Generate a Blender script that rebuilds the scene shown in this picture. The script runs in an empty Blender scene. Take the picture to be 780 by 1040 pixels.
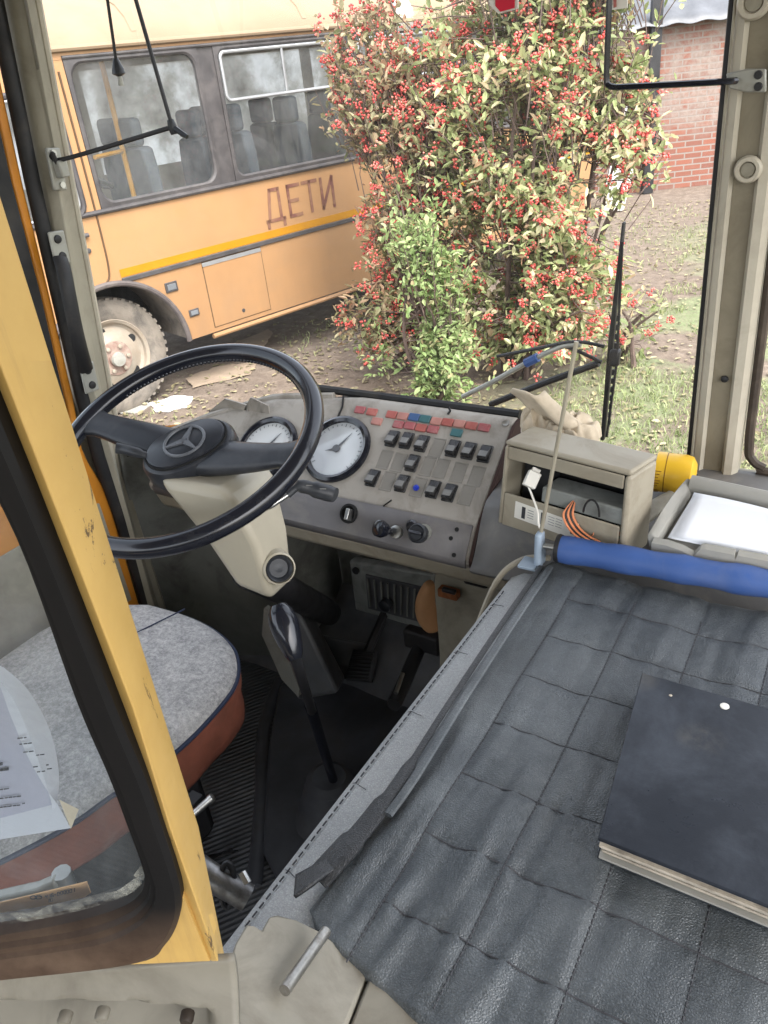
import bpy, bmesh, math, random
from mathutils import Vector, Matrix, noise
random.seed(7)
V = Vector
rad = math.radians
sc = bpy.context.scene
C = sc.collection

# ------------------------------------------------------------------ camera
F, CX, CY = 810.0, 390.0, 520.0
EYE = V((0.2, 0.0, 1.40))
PITCH, ROLL, YAW = rad(29.4), rad(6.8), rad(35.0)
_h = V((-math.sin(YAW), math.cos(YAW), 0)); _up = V((0, 0, 1)); _r0 = V((math.cos(YAW), math.sin(YAW), 0))
FWD = _h*math.cos(PITCH) - _up*math.sin(PITCH); _u0 = _h*math.sin(PITCH) + _up*math.cos(PITCH)
RGT = _r0*math.cos(ROLL) - _u0*math.sin(ROLL); UPV = _r0*math.sin(ROLL) + _u0*math.cos(ROLL)

def ray(x, y): return RGT*((x-CX)/F) - UPV*((y-CY)/F) + FWD
def onz(x, y, z): d = ray(x, y); return EYE + d*((z-EYE.z)/d.z)
def ony(x, y, Y): d = ray(x, y); return EYE + d*((Y-EYE.y)/d.y)
def onx(x, y, X): d = ray(x, y); return EYE + d*((X-EYE.x)/d.x)
def at(x, y, dist): return EYE + ray(x, y)*dist
def onpl(x, y, p, n): d = ray(x, y); return EYE + d*((p-EYE).dot(n)/d.dot(n))

cam_d = bpy.data.cameras.new('camera'); cam = bpy.data.objects.new('camera', cam_d); C.objects.link(cam)
m3 = Matrix((RGT, UPV, -FWD)).transposed()
cam.matrix_world = Matrix.Translation(EYE) @ m3.to_4x4()
cam_d.sensor_fit = 'HORIZONTAL'; cam_d.sensor_width = 36; cam_d.lens = F/780*36
cam_d.clip_start = 0.02; cam_d.clip_end = 2000
sc.camera = cam

# ------------------------------------------------------------------ materials
class NT:
    def __init__(s, name):
        s.m = bpy.data.materials.new(name); s.m.use_nodes = True
        s.t = s.m.node_tree; s.n = s.t.nodes; s.l = s.t.links
        s.b = s.n['Principled BSDF']; s.out = s.n['Material Output']
        s.tc = s.n.new('ShaderNodeTexCoord')
    def noise(s, scale, detail=4, rough=.55, dist=0, vec=None, coord='Object'):
        n = s.n.new('ShaderNodeTexNoise'); n.inputs['Scale'].default_value = scale
        n.inputs['Detail'].default_value = detail; n.inputs['Roughness'].default_value = rough
        n.inputs['Distortion'].default_value = dist
        s.l.new(vec or s.tc.outputs[coord], n.inputs['Vector']); return n.outputs['Fac']
    def vor(s, scale, feat='F1', vec=None):
        n = s.n.new('ShaderNodeTexVoronoi'); n.feature = feat; n.inputs['Scale'].default_value = scale
        s.l.new(vec or s.tc.outputs['Object'], n.inputs['Vector']); return n.outputs['Distance']
    def mapping(s, scale=(1, 1, 1), rot=(0, 0, 0)):
        n = s.n.new('ShaderNodeMapping'); n.inputs['Scale'].default_value = scale; n.inputs['Rotation'].default_value = rot
        s.l.new(s.tc.outputs['Object'], n.inputs['Vector']); return n.outputs[0]
    def ramp(s, fac, stops):
        n = s.n.new('ShaderNodeValToRGB'); e = n.color_ramp.elements
        while len(e) < len(stops): e.new(0.5)
        for k, (p, c) in enumerate(stops):
            e[k].position = p; e[k].color = (c, c, c, 1) if isinstance(c, (int, float)) else (*c, 1)
        s.l.new(fac, n.inputs[0]); return n.outputs[0]
    def mix(s, fac, a, b, mode='MIX'):
        n = s.n.new('ShaderNodeMix'); n.data_type = 'RGBA'; n.blend_type = mode
        for k, v in ((0, fac), (6, a), (7, b)):
            if isinstance(v, (int, float)): n.inputs[k].default_value = v
            elif isinstance(v, tuple): n.inputs[k].default_value = (*v, 1)
            else: s.l.new(v, n.inputs[k])
        return n.outputs[2]
    def math(s, op, a, b=0.5):
        n = s.n.new('ShaderNodeMath'); n.operation = op
        for k, v in ((0, a), (1, b)):
            if isinstance(v, (int, float)): n.inputs[k].default_value = v
            else: s.l.new(v, n.inputs[k])
        return n.outputs[0]
    def bump(s, h, strength=.2, dist=.01, prev=None):
        n = s.n.new('ShaderNodeBump'); n.inputs['Strength'].default_value = strength; n.inputs['Distance'].default_value = dist
        s.l.new(h, n.inputs['Height'])
        if prev is not None: s.l.new(prev, n.inputs['Normal'])
        s.l.new(n.outputs[0], s.b.inputs['Normal']); return n.outputs[0]
    def set(s, **k):
        for a, v in k.items():
            i = s.b.inputs[a.replace('_', ' ')]
            if isinstance(v, tuple): i.default_value = (*v, 1)
            elif isinstance(v, (int, float)): i.default_value = v
            else: s.l.new(v, i)

def M(name, col, rough=.55, metal=0.0, var=.18, vs=9.0, bump=.08, bs=90.0, dirt=None, damt=.5, ds=5.0, spec=.3, bd=.002, lo=.48):
    t = NT(name)
    a = tuple(c*(1-var) for c in col); b = tuple(min(1, c*(1+var)) for c in col)
    c = t.ramp(t.noise(vs, 6, .6), [(.3, a), (.7, b)])
    r = t.ramp(t.noise(vs*2.3, 5, .6), [(.3, max(.03, rough*.82)), (.75, min(1, rough*1.2))])
    if dirt is not None:
        f = t.ramp(t.noise(ds, 8, .68, .6), [(lo, 0.0), (lo+.22, damt)])
        c = t.mix(f, c, dirt); r = t.mix(f, r, (.8, .8, .8))
    t.set(Base_Color=c, Roughness=r, Metallic=metal)
    t.b.inputs['Specular IOR Level'].default_value = spec
    if bump: t.bump(t.noise(bs, 3, .6), bump, bd)
    return t.m

def glass_mat(name, tint=(.9, .93, .92), dust=.1, dustcol=(.75, .74, .7), scale=3.0, edge=0.0, lo=.42, hi=.8, refl=1.0):
    t = NT(name); n = t.n
    t.n.remove(t.b)
    tr = n.new('ShaderNodeBsdfTransparent'); tr.inputs[0].default_value = (*tint, 1)
    gl = n.new('ShaderNodeBsdfGlossy'); gl.inputs['Roughness'].default_value = .02; gl.inputs[0].default_value = (refl, refl, refl, 1)
    fr = n.new('ShaderNodeFresnel'); gm = n.new('ShaderNodeNewGeometry'); t.l.new(t.math('SUBTRACT', 1.45, t.math('MULTIPLY', gm.outputs['Backfacing'], 1.45-1/1.45)), fr.inputs[0])
    m1 = n.new('ShaderNodeMixShader'); t.l.new(fr.outputs[0], m1.inputs[0]); t.l.new(tr.outputs[0], m1.inputs[1]); t.l.new(gl.outputs[0], m1.inputs[2])
    df = n.new('ShaderNodeBsdfDiffuse'); df.inputs[0].default_value = (*dustcol, 1)
    trl = n.new('ShaderNodeBsdfTranslucent'); trl.inputs[0].default_value = (*dustcol, 1)
    m0 = n.new('ShaderNodeMixShader'); m0.inputs[0].default_value = .5; t.l.new(df.outputs[0], m0.inputs[1]); t.l.new(trl.outputs[0], m0.inputs[2])
    f = t.ramp(t.noise(scale, 9, .7, .5), [(lo, dust*.25), (hi, dust)])
    m2 = n.new('ShaderNodeMixShader'); t.l.new(f, m2.inputs[0]); t.l.new(m1.outputs[0], m2.inputs[1]); t.l.new(m0.outputs[0], m2.inputs[2])
    t.l.new(m2.outputs[0], t.out.inputs['Surface'])
    return t.m

MT = {}
MT['dash'] = M('dash_plastic', (.315, .292, .258), .5, var=.12, vs=7, bump=.12, bs=420, bd=.0008, dirt=(.15, .13, .105), damt=.65, ds=16, lo=.47)
MT['dash_dark'] = M('dash_lower_plastic', (.125, .12, .122), .5, var=.15, bump=.1, bs=350, bd=.0008, dirt=(.25, .23, .2), damt=.35, ds=12)
MT['console'] = M('console_plastic', (.14, .137, .133), .55, var=.15, bump=.1, bs=300, bd=.001, dirt=(.3, .27, .23), damt=.5, ds=10)
MT['beige'] = M('beige_paint', (.30, .268, .205), .42, var=.08, bump=.04, bs=60, dirt=(.17, .14, .10), damt=.6, ds=9, lo=.47)
MT['beige_dk'] = M('beige_shade_paint', (.27, .25, .195), .5, var=.12, bump=.05, bs=50, dirt=(.12, .1, .075), damt=.6, ds=7, lo=.46)
MT['pillar'] = M('pillar_paint', (.27, .25, .195), .45, var=.1, bump=.03, dirt=(.14, .12, .09), damt=.5, ds=7, lo=.5)
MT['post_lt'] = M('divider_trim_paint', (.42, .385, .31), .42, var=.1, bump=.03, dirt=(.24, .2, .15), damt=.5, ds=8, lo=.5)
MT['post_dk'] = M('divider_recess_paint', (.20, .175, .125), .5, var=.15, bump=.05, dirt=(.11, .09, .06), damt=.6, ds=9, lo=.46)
MT['cowl'] = M('cream_cowl_plastic', (.36, .325, .25), .35, var=.06, bump=.03, bs=120, dirt=(.3, .26, .19), damt=.4, ds=8, lo=.52)
MT['black_gloss'] = M('black_glossy_plastic', (.009, .010, .015), .16, spec=.5, var=.2, bump=.02, bs=120, dirt=(.06, .06, .06), damt=.25, ds=14, lo=.55)
MT['black_soft'] = M('black_matt_plastic', (.022, .024, .028), .38, var=.2, bump=.08, bs=500, bd=.0006, dirt=(.1, .1, .1), damt=.4, ds=9)
MT['rubber'] = M('black_rubber', (.014, .014, .015), .55, var=.3, bump=.08, bs=160, dirt=(.07, .06, .05), damt=.4, ds=12)
MT['rubber_dusty'] = M('dusty_brown_rubber', (.045, .034, .026), .6, var=.3, bump=.1, bs=140, dirt=(.14, .11, .08), damt=.6, ds=10)
MT['orange'] = M('orange_door_paint', (.52, .20, .022), .35, var=.1, bump=.02, dirt=(.25, .1, .02), damt=.4, ds=8, lo=.52)
MT['steel'] = M('worn_steel', (.5, .5, .48), .32, 1.0, var=.15, bump=.05, bs=200, dirt=(.2, .17, .13), damt=.4, ds=20)
MT['grey_metal'] = M('grey_painted_metal', (.30, .30, .27), .45, .3, var=.12, bump=.03, dirt=(.16, .14, .1), damt=.4, ds=20)
MT['dark_metal'] = M('dark_metal', (.03, .03, .032), .45, .4, var=.3, bump=.04)
MT['rust'] = M('rusty_metal', (.22, .08, .03), .8, .1, var=.4, vs=40, bump=.2, bs=150)
MT['darkbox'] = M('dark_cavity', (.012, .012, .012), .8, var=.3, bump=0)
MT['bulkhead'] = M('bulkhead_paint', (.15, .155, .14), .55, var=.2, bump=.06, bs=60, dirt=(.04, .035, .03), damt=.6, ds=8)
MT['heater'] = M('heater_grey_paint', (.22, .23, .215), .5, var=.15, bump=.04, dirt=(.04, .035, .03), damt=.6, ds=12)
MT['mat'] = M('rubber_mat', (.05, .053, .06), .5, var=.3, bump=.1, bs=120, dirt=(.055, .05, .043), damt=.55, ds=9)
MT['blue_fabric'] = M('blue_fabric', (.038, .082, .235), .5, var=.12, bump=.12, bs=700, bd=.0006, dirt=(.1, .13, .24), damt=.4, ds=16)
MT['blue_grey'] = M('blue_grey_plastic', (.26, .32, .39), .4, var=.1, bump=.02)
MT['white_plastic'] = M('white_plastic', (.68, .66, .6), .4, var=.06, bump=0)
MT['cloth'] = M('beige_cloth', (.52, .44, .33), .9, var=.18, vs=25, bump=.3, bs=800, bd=.0008, dirt=(.27, .21, .15), damt=.6, ds=12)
MT['yellow'] = M('yellow_plastic', (.66, .40, .03), .35, var=.06, bump=0, dirt=(.6, .36, .02), damt=.4, ds=14)
MT['brown_print'] = M('brown_print', (.22, .11, .01), .5, var=.1, bump=0)
MT['tray'] = M('grey_tray_plastic', (.27, .265, .24), .5, var=.1, bump=.06, bs=250, dirt=(.36, .33, .28), damt=.5, ds=14)
MT['paper'] = M('white_paper', (.76, .78, .82), .75, var=.03, bump=.05, bs=30)
MT['ink'] = M('black_ink', (.04, .04, .045), .7, var=.1, bump=0)
MT['ribbon_o'] = M('orange_ribbon', (.62, .22, .10), .6, var=.1, bump=.1, bs=900, bd=.0004)
MT['ribbon_b'] = M('black_ribbon', (.03, .025, .022), .6, var=.1, bump=.1, bs=900, bd=.0004)
MT['tan'] = M('tan_leather', (.46, .25, .12), .6, var=.12, bump=.05)
MT['maroon'] = M('rust_red_fabric', (.20, .066, .04), .75, var=.2, vs=20, bump=.25, bs=600, bd=.0008, dirt=(.1, .05, .035), damt=.5, ds=8)
MT['piping'] = M('dark_blue_piping', (.03, .04, .075), .4, var=.2, bump=0)
MT['card'] = M('orange_card', (.62, .36, .17), .7, var=.08, bump=.02)
MT['red_lamp'] = M('red_lamp_plastic', (.34, .10, .085), .35, var=.15, vs=40, bump=0, dirt=(.42, .22, .18), damt=.5, ds=50)
MT['blue_lamp'] = M('blue_lamp_plastic', (.05, .10, .22), .35, var=.15, bump=0)
MT['green_lamp'] = M('green_lamp_plastic', (.05, .13, .14), .35, var=.15, bump=0)
MT['pages'] = M('page_edges', (.36, .32, .26), .85, var=.35, vs=60, bump=.1)
MT['hub'] = M('hub_black_plastic', (.02, .022, .027), .34, var=.15, bump=.06, bs=500, bd=.0006, dirt=(.09, .09, .095), damt=.4, ds=10)
MT['badge'] = M('badge_plastic', (.10, .105, .115), .3, var=.15, bump=.02)
MT['switch'] = M('switch_black_plastic', (.016, .016, .017), .25, var=.2, bump=0, dirt=(.09, .085, .08), damt=.5, ds=40)
MT['switch_lt'] = M('switch_pale_top', (.17, .168, .16), .25, var=.2, vs=60, bump=0)
MT['recess'] = M('switch_blank_plastic', (.20, .187, .165), .5, var=.08, bump=.05, bs=400, bd=.0006, dirt=(.15, .14, .12), damt=.5, ds=20)
MT['blue_spot'] = M('blue_lamp_spot', (.01, .03, .35), .3, bump=0)
MT['heather'] = None
MT['mould'] = M('moulded_beige_plastic', (.24, .222, .18), .5, var=.14, bump=.10, bs=160, bd=.0014, dirt=(.12, .10, .075), damt=.65, ds=9, lo=.46)
MT['mould_dk'] = M('moulded_grime_plastic', (.20, .185, .15), .5, var=.14, bump=.06, bs=120, bd=.001, dirt=(.08, .068, .052), damt=.7, ds=5, lo=.46)
MT['toe'] = M('worn_footwell_rubber', (.08, .083, .088), .5, var=.3, bump=.12, bs=90, dirt=(.085, .078, .066), damt=.55, ds=8)
MT['red_lamp_faded'] = M('faded_red_lamp', (.40, .19, .16), .4, var=.15, vs=40, bump=0)
MT['red_lamp_dusty'] = M('dusty_red_lamp', (.30, .085, .09), .5, var=.2, vs=60, bump=0, dirt=(.36, .24, .22), damt=.6, ds=70)
MT['gap_brown'] = M('brown_gap', (.035, .018, .014), .8, var=.3, bump=0)

# yellow painted partition with chips
t = NT('yellow_partition_paint')
c = t.ramp(t.noise(6, 6, .6), [(.3, (.49, .31, .09)), (.7, (.57, .375, .125))])
f = t.ramp(t.noise(46, 8, .75, .6, vec=t.mapping((1, 1, .4))), [(.615, 0.0), (.628, 1.0)])
c = t.mix(f, c, (.1, .06, .03))
g = t.ramp(t.noise(4, 7, .7), [(.42, 0.0), (.72, .6)]); c = t.mix(g, c, (.38, .22, .06)); g2 = t.ramp(t.noise(1.0, 8, .75, .2, vec=t.mapping((60, 60, 4))), [(.52, 0.0), (.75, .5)]); c = t.mix(g2, c, (.30, .19, .07))
t.set(Base_Color=c, Roughness=t.ramp(t.noise(30, 4), [(.3, .3), (.7, .48)])); t.bump(t.noise(18, 4), .06, .004)
MT['yellow_paint'] = t.m

# grey fleecy seat fabric
t = NT('grey_seat_fabric')
c = t.mix(.5, t.ramp(t.noise(120, 9, .85, .2), [(.40, (.14, .14, .145)), (.5, (.37, .37, .37)), (.60, (.68, .675, .66))]), t.ramp(t.noise(14, 8, .75, .5), [(.36, (.26, .26, .265)), (.62, (.54, .535, .525))]))
t.set(Base_Color=c, Roughness=.95); t.b.inputs['Specular IOR Level'].default_value = .2
b0 = t.bump(t.noise(420, 4, .7), .6, .002); t.bump(t.noise(38, 6, .7), .4, .006, b0)
MT['heather'] = t.m

# quilted black-blue leatherette
def leather(name, a, b, r0, r1, dust=(.25, .27, .28), damt=.35):
    t = NT(name)
    c = t.ramp(t.noise(7, 7, .65), [(.3, a), (.72, b)])
    f = t.ramp(t.noise(5, 9, .75, .5), [(.42, 0.0), (.75, damt)]); c = t.mix(f, c, dust)
    t.set(Base_Color=c, Roughness=t.ramp(t.noise(9, 6, .65), [(.35, r0), (.65, r1)])); t.b.inputs['Specular IOR Level'].default_value = .5
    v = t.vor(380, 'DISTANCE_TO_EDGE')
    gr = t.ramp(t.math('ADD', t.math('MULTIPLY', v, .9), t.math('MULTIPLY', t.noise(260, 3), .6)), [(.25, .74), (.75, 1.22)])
    t.set(Base_Color=t.mix(1.0, c, gr, 'MULTIPLY'))  # grain highlights painted into the colour: peaks lighter, creases darker
    b0 = t.bump(t.math('ADD', t.ramp(v, [(0, 0.0), (.5, 1.0)]), t.noise(500, 3)), .55, .0011); t.bump(t.noise(45, 5, .6), .3, .004, b0)
    return t.m
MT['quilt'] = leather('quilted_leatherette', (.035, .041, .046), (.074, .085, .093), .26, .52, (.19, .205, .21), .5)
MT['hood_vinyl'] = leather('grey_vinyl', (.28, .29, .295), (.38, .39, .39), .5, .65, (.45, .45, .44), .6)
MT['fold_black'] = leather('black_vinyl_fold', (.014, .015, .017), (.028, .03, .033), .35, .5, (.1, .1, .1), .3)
# dusty black folder cover; a bluish-grey sheen is painted in with the dust
t = NT('black_folder_cover')
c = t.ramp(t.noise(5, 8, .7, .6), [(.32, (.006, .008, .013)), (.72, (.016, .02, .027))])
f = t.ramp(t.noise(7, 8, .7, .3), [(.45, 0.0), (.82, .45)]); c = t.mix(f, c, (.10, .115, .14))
f2 = t.ramp(t.vor(7.5), [(.10, .55), (.22, .0)]); c = t.mix(t.math('MULTIPLY', f2, t.ramp(t.noise(22, 6, .7), [(.4, 0.0), (.6, .6)])), c, (.12, .11, .09))
t.set(Base_Color=c, Roughness=t.ramp(t.noise(8, 6, .7), [(.3, .22), (.7, .5)])); t.b.inputs['Specular IOR Level'].default_value = .3
t.bump(t.noise(500, 3), .12, .0006)
MT['book'] = t.m
# gauge face
MT['gauge_face'] = M('gauge_face', (.12, .13, .14), .4, var=.25, bump=0)
MT['gauge_glass'] = None
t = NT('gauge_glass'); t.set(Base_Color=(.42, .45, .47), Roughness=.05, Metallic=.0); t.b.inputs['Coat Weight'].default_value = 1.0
c = t.ramp(t.noise(7, 2, .4, .3), [(.36, (.30, .31, .32)), (.5, (.48, .50, .51)), (.64, (.60, .62, .63))]); t.set(Base_Color=c)  # opaque pale blotches paint the sky reflected in the glass
MT['gauge_glass'] = t.m
# windscreen
MT['screen'] = glass_mat('windscreen_glass', (.99, .995, .99), .018, (.8, .8, .78), 5.0, refl=.5)
MT['part_glass'] = glass_mat('partition_glass', (.82, .86, .88), .34, (.5, .54, .56), 7.0, lo=.44, hi=.74)
MT['bus_glass'] = glass_mat('bus_window_glass', (.84, .89, .9), .20, (.66, .68, .69), 2.2, lo=.40, hi=.75)

# ------------------------------------------------------------------ geometry
class MB:
    def __init__(s): s.v = []; s.f = []
    def add(s, vs, fs):
        o = len(s.v); s.v += [V(p) for p in vs]; s.f += [tuple(o+i for i in f) for f in fs]; return s
    def hexa(s, p):
        return s.add(p, [(3, 2, 1, 0), (4, 5, 6, 7), (0, 1, 5, 4), (1, 2, 6, 5), (2, 3, 7, 6), (3, 0, 4, 7)])
    def box(s, c, d, X=None, Y=None, Z=None):
        X = X or V((1, 0, 0)); Y = Y or V((0, 1, 0)); Z = Z or V((0, 0, 1)); c = V(c)
        x, y, z = X*(d[0]/2), Y*(d[1]/2), Z*(d[2]/2)
        return s.hexa([c-x-y-z, c+x-y-z, c+x+y-z, c-x+y-z, c-x-y+z, c+x-y+z, c+x+y+z, c-x+y+z])
    def prism(s, poly, vec):
        n = len(poly); vec = V(vec); a = [V(p) for p in poly]
        return s.add(a+[p+vec for p in a], [tuple(range(n-1, -1, -1)), tuple(range(n, 2*n))] + [(i, (i+1) % n, n+(i+1) % n, n+i) for i in range(n)])
    def loft(s, rings, caps=True, closed=True):
        n = len(rings[0]); o = len(s.v); fs = []
        for r in rings: s.v += [V(p) for p in r]
        for k in range(len(rings)-1):
            for i in range(n if closed else n-1):
                a = o+k*n+i; b = o+k*n+(i+1) % n; fs.append((a, b, b+n, a+n))
        if caps and closed:
            fs.append(tuple(o+i for i in range(n-1, -1, -1))); fs.append(tuple(o+(len(rings)-1)*n+i for i in range(n)))
        s.f += fs; return s
    def tube(s, pts, r, n=10, closed=False, flat=1.0, up=None):
        pts = [V(p) for p in pts]; N = len(pts); rings = []; prev = None
        for i, p in enumerate(pts):
            if closed: d = pts[(i+1) % N]-pts[i-1]
            else: d = pts[min(i+1, N-1)]-pts[max(i-1, 0)]
            d.normalize()
            if prev is None:
                a = V(up) if up else V((0, 0, 1))
                if abs(a.dot(d)) > .95: a = V((1, 0, 0))
            else: a = prev
            x = (a-d*a.dot(d)).normalized(); prev = x; y = d.cross(x)
            ri = r[i] if isinstance(r, (list, tuple)) else r
            rings.append([p+x*(ri*flat*math.cos(2*math.pi*k/n))+y*(ri*math.sin(2*math.pi*k/n)) for k in range(n)])
        if closed: rings.append(rings[0]); return s.loft(rings, caps=False)
        return s.loft(rings)
    def lathe(s, prof, o, axis, n=28, cap=True):
        o = V(o); ax = V(axis).normalized(); a = V((0, 0, 1)) if abs(ax.z) < .9 else V((1, 0, 0))
        x = (a-ax*a.dot(ax)).normalized(); y = ax.cross(x)
        return s.loft([[o+ax*h+x*(r*math.cos(2*math.pi*k/n))+y*(r*math.sin(2*math.pi*k/n)) for k in range(n)] for r, h in prof], caps=cap)
    def grid(s, fn, nu, nv):
        o = len(s.v)
        for j in range(nv+1):
            for i in range(nu+1): s.v.append(V(fn(i/nu, j/nv)))
        for j in range(nv):
            for i in range(nu):
                a = o+j*(nu+1)+i; s.f.append((a, a+1, a+nu+2, a+nu+1))
        return s
    def build(s, name, mat, parent=None, smooth=True, ang=40, bevel=0, seg=2, solid=0, sub=0, fix=True):
        me = bpy.data.meshes.new(name)
        if parent is not None: off = parent_loc(parent)
        else:
            xs = [p.x for p in s.v]; ys = [p.y for p in s.v]
            off = V(((min(xs)+max(xs))/2, (min(ys)+max(ys))/2, min(p.z for p in s.v)))
        me.from_pydata([p-off for p in s.v], [], s.f)
        bm = bmesh.new(); bm.from_mesh(me)
        if fix:
            bmesh.ops.remove_doubles(bm, verts=bm.verts, dist=1e-5); bmesh.ops.recalc_face_normals(bm, faces=bm.faces)
        if smooth:
            for f in bm.faces: f.smooth = True
            for e in bm.edges:
                if len(e.link_faces) == 2 and e.calc_face_angle(0) > rad(ang): e.smooth = False
        bm.to_mesh(me); bm.free()
        me.materials.append(MT[mat] if isinstance(mat, str) else mat)
        o = bpy.data.objects.new(name, me); C.objects.link(o)
        if parent is not None: o.parent = parent
        else: o.location = off
        if solid:
            m = o.modifiers.new('s', 'SOLIDIFY'); m.thickness = solid; m.offset = -1
        if sub:
            m = o.modifiers.new('u', 'SUBSURF'); m.levels = sub; m.render_levels = sub
        if bevel:
            m = o.modifiers.new('b', 'BEVEL'); m.width = bevel; m.segments = seg; m.limit_method = 'ANGLE'; m.angle_limit = rad(35); m.harden_normals = False
        return o
# all things sit untransformed at their base; children are built around that base
def root_of(o):
    while o.parent: o = o.parent
    return o
def root_loc(o): return root_of(o).location.copy()
def parent_loc(p): return root_loc(p) if p is not None else V((0, 0, 0))

def tag(o, label=None, cat=None, group=None, kind=None):
    if label: o['label'] = label
    if cat: o['category'] = cat
    if group: o['group'] = group
    if kind: o['kind'] = kind
    return o
def thing(name, label, cat, loc, group=None):
    o = bpy.data.objects.new(name, None); C.objects.link(o); o.location = V(loc); o.empty_display_size = .05
    return tag(o, label, cat, group)
def solo(o, label, cat, group=None): return tag(o, label, cat, group)
def copy_thing(src, loc, label, group=None):
    r = src.copy(); C.objects.link(r); r.location = V(loc); r['label'] = label
    if group: r['group'] = group
    for ch in list(src.children):
        c = ch.copy(); C.objects.link(c); c.parent = r
        for g in list(ch.children):
            d = g.copy(); C.objects.link(d); d.parent = c
    return r
def patch(cs, ds, nu, nv, disp=None):
    """surface patch between four corners given by direction and distance"""
    q = [at(c[0], c[1], d) for c, d in zip(cs, ds)]
    n = (q[1]-q[0]).cross(q[3]-q[0]).normalized()
    def fn(u, v):
        p = q[0].lerp(q[1], u).lerp(q[3].lerp(q[2], u), v)
        if disp: p = p + n*disp(u, v)
        return p
    return fn
def smoothstep(a, b, x):
    t = max(0, min(1, (x-a)/(b-a))); return t*t*(3-2*t)
def spline(pts, n=8):
    pts = [V(p) for p in pts]; out = []
    for i in range(len(pts)-1):
        p0 = pts[max(i-1, 0)]; p1 = pts[i]; p2 = pts[i+1]; p3 = pts[min(i+2, len(pts)-1)]
        for k in range(n):
            t = k/n
            out.append(.5*((2*p1)+(p2-p0)*t+(2*p0-5*p1+4*p2-p3)*t*t+(3*p1-p0-3*p2+p3)*t**3))
    out.append(pts[-1]); return out

GZ = -0.84       # ground outside; z = 0 is the cab floor
# ================================================================== outside
GRX0, GRX1 = -2.6, -1.3      # the soil by the other bus is bare, grass grows towards the right
t = NT('dirt_ground')
n1 = t.noise(.55, 8, .62, .3); n2 = t.noise(9, 9, .75); n3 = t.noise(60, 6, .7)
c = t.ramp(n2, [(.3, (.085, .063, .048)), (.55, (.165, .128, .098)), (.75, (.27, .22, .17))])
g = t.ramp(t.noise(14, 8, .75), [(.35, (.11, .155, .06)), (.7, (.22, .28, .13))])
f = t.ramp(n1, [(.48, 0.0), (.56, .95)]); spx = t.n.new('ShaderNodeSeparateXYZ'); t.l.new(t.tc.outputs['Object'], spx.inputs[0])
f2 = t.math('MULTIPLY', f, t.ramp(n3, [(.4, .35), (.6, 1.0)]))
mr = t.n.new('ShaderNodeMapRange'); mr.inputs[1].default_value = GRX0; mr.inputs[2].default_value = GRX1; t.l.new(spx.outputs[0], mr.inputs[0]); f2 = t.math('MULTIPLY', f2, mr.outputs[0])
c = t.mix(f2, c, g)
t.set(Base_Color=c, Roughness=.95); b_ = t.bump(n3, .7, .02); t.bump(n2, .6, .05, b_)
MT['ground'] = t.m
def gheight(x, y):
    r = math.hypot(x, y)
    return GZ+(.03*noise.noise(V((x*.8, y*.8, 0)))+.015*noise.noise(V((x*3, y*3, 5))) if r < 30 else 0)
gr_ = MB().grid(lambda u, v: (lambda x, y: V((x, y, gheight(x, y))))(-9+16*u, -3+20*v), 150, 180)
o_ = MB()
for (x0, x1, y0, y1) in ((-400, -9, -400, 400), (7, 400, -400, 400), (-9, 7, -400, -3), (-9, 7, 17, 400)):
    gr_.add([V((x0, y0, GZ)), V((x1, y0, GZ)), V((x1, y1, GZ)), V((x0, y1, GZ))], [(0, 1, 2, 3)])
tag(gr_.build('ground', 'ground', ang=180), kind='structure')

# ---- parked school bus
MT['bus_paint'] = M('bus_peach_paint', (.30, .168, .078), .38, var=.09, vs=1.6, bump=.10, bs=3, bd=.012, dirt=(.25, .155, .08), damt=.45, ds=2.6, lo=.46)
_m = MT['bus_paint'].node_tree; _p = _m.nodes['Principled BSDF']; _l = _p.inputs['Base Color'].links[0].from_socket
_tc = _m.nodes.new('ShaderNodeTexCoord'); _sx = _m.nodes.new('ShaderNodeSeparateXYZ'); _m.links.new(_tc.outputs['Object'], _sx.inputs[0])
_mp = _m.nodes.new('ShaderNodeMapping'); _mp.inputs['Scale'].default_value = (9, 9, .8); _m.links.new(_tc.outputs['Object'], _mp.inputs[0])
_nz = _m.nodes.new('ShaderNodeTexNoise'); _nz.inputs['Scale'].default_value = 1.0; _nz.inputs['Detail'].default_value = 7; _m.links.new(_mp.outputs[0], _nz.inputs['Vector'])
_mr = _m.nodes.new('ShaderNodeMapRange'); _mr.inputs[1].default_value = .35; _mr.inputs[2].default_value = 1.2; _mr.inputs[3].default_value = .75; _mr.inputs[4].default_value = .05; _m.links.new(_sx.outputs[2], _mr.inputs[0])
_mu = _m.nodes.new('ShaderNodeMath'); _mu.operation = 'MULTIPLY'; _m.links.new(_mr.outputs[0], _mu.inputs[0]); _m.links.new(_nz.outputs['Fac'], _mu.inputs[1])
_mx = _m.nodes.new('ShaderNodeMix'); _mx.data_type = 'RGBA'; _m.links.new(_mu.outputs[0], _mx.inputs[0]); _m.links.new(_l, _mx.inputs[6]); _mx.inputs[7].default_value = (.19, .12, .07, 1); _m.links.new(_mx.outputs[2], _p.inputs['Base Color'])
MT['bus_roof'] = M('bus_roof_paint', (.215, .155, .10), .55, var=.1, vs=2, bump=.02, bs=6, dirt=(.19, .14, .09), damt=.6, ds=3, lo=.42)
MT['bus_stripe'] = M('bus_yellow_stripe', (.33, .15, .006), .4, var=.06, bump=0)
MT['bus_trim'] = M('bus_grey_trim', (.045, .042, .043), .5, var=.2, bump=.02, dirt=(.10, .09, .085), damt=.5, ds=6)
MT['bus_alu'] = M('bus_aluminium', (.34, .35, .36), .35, .6, var=.1, bump=0)
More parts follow.
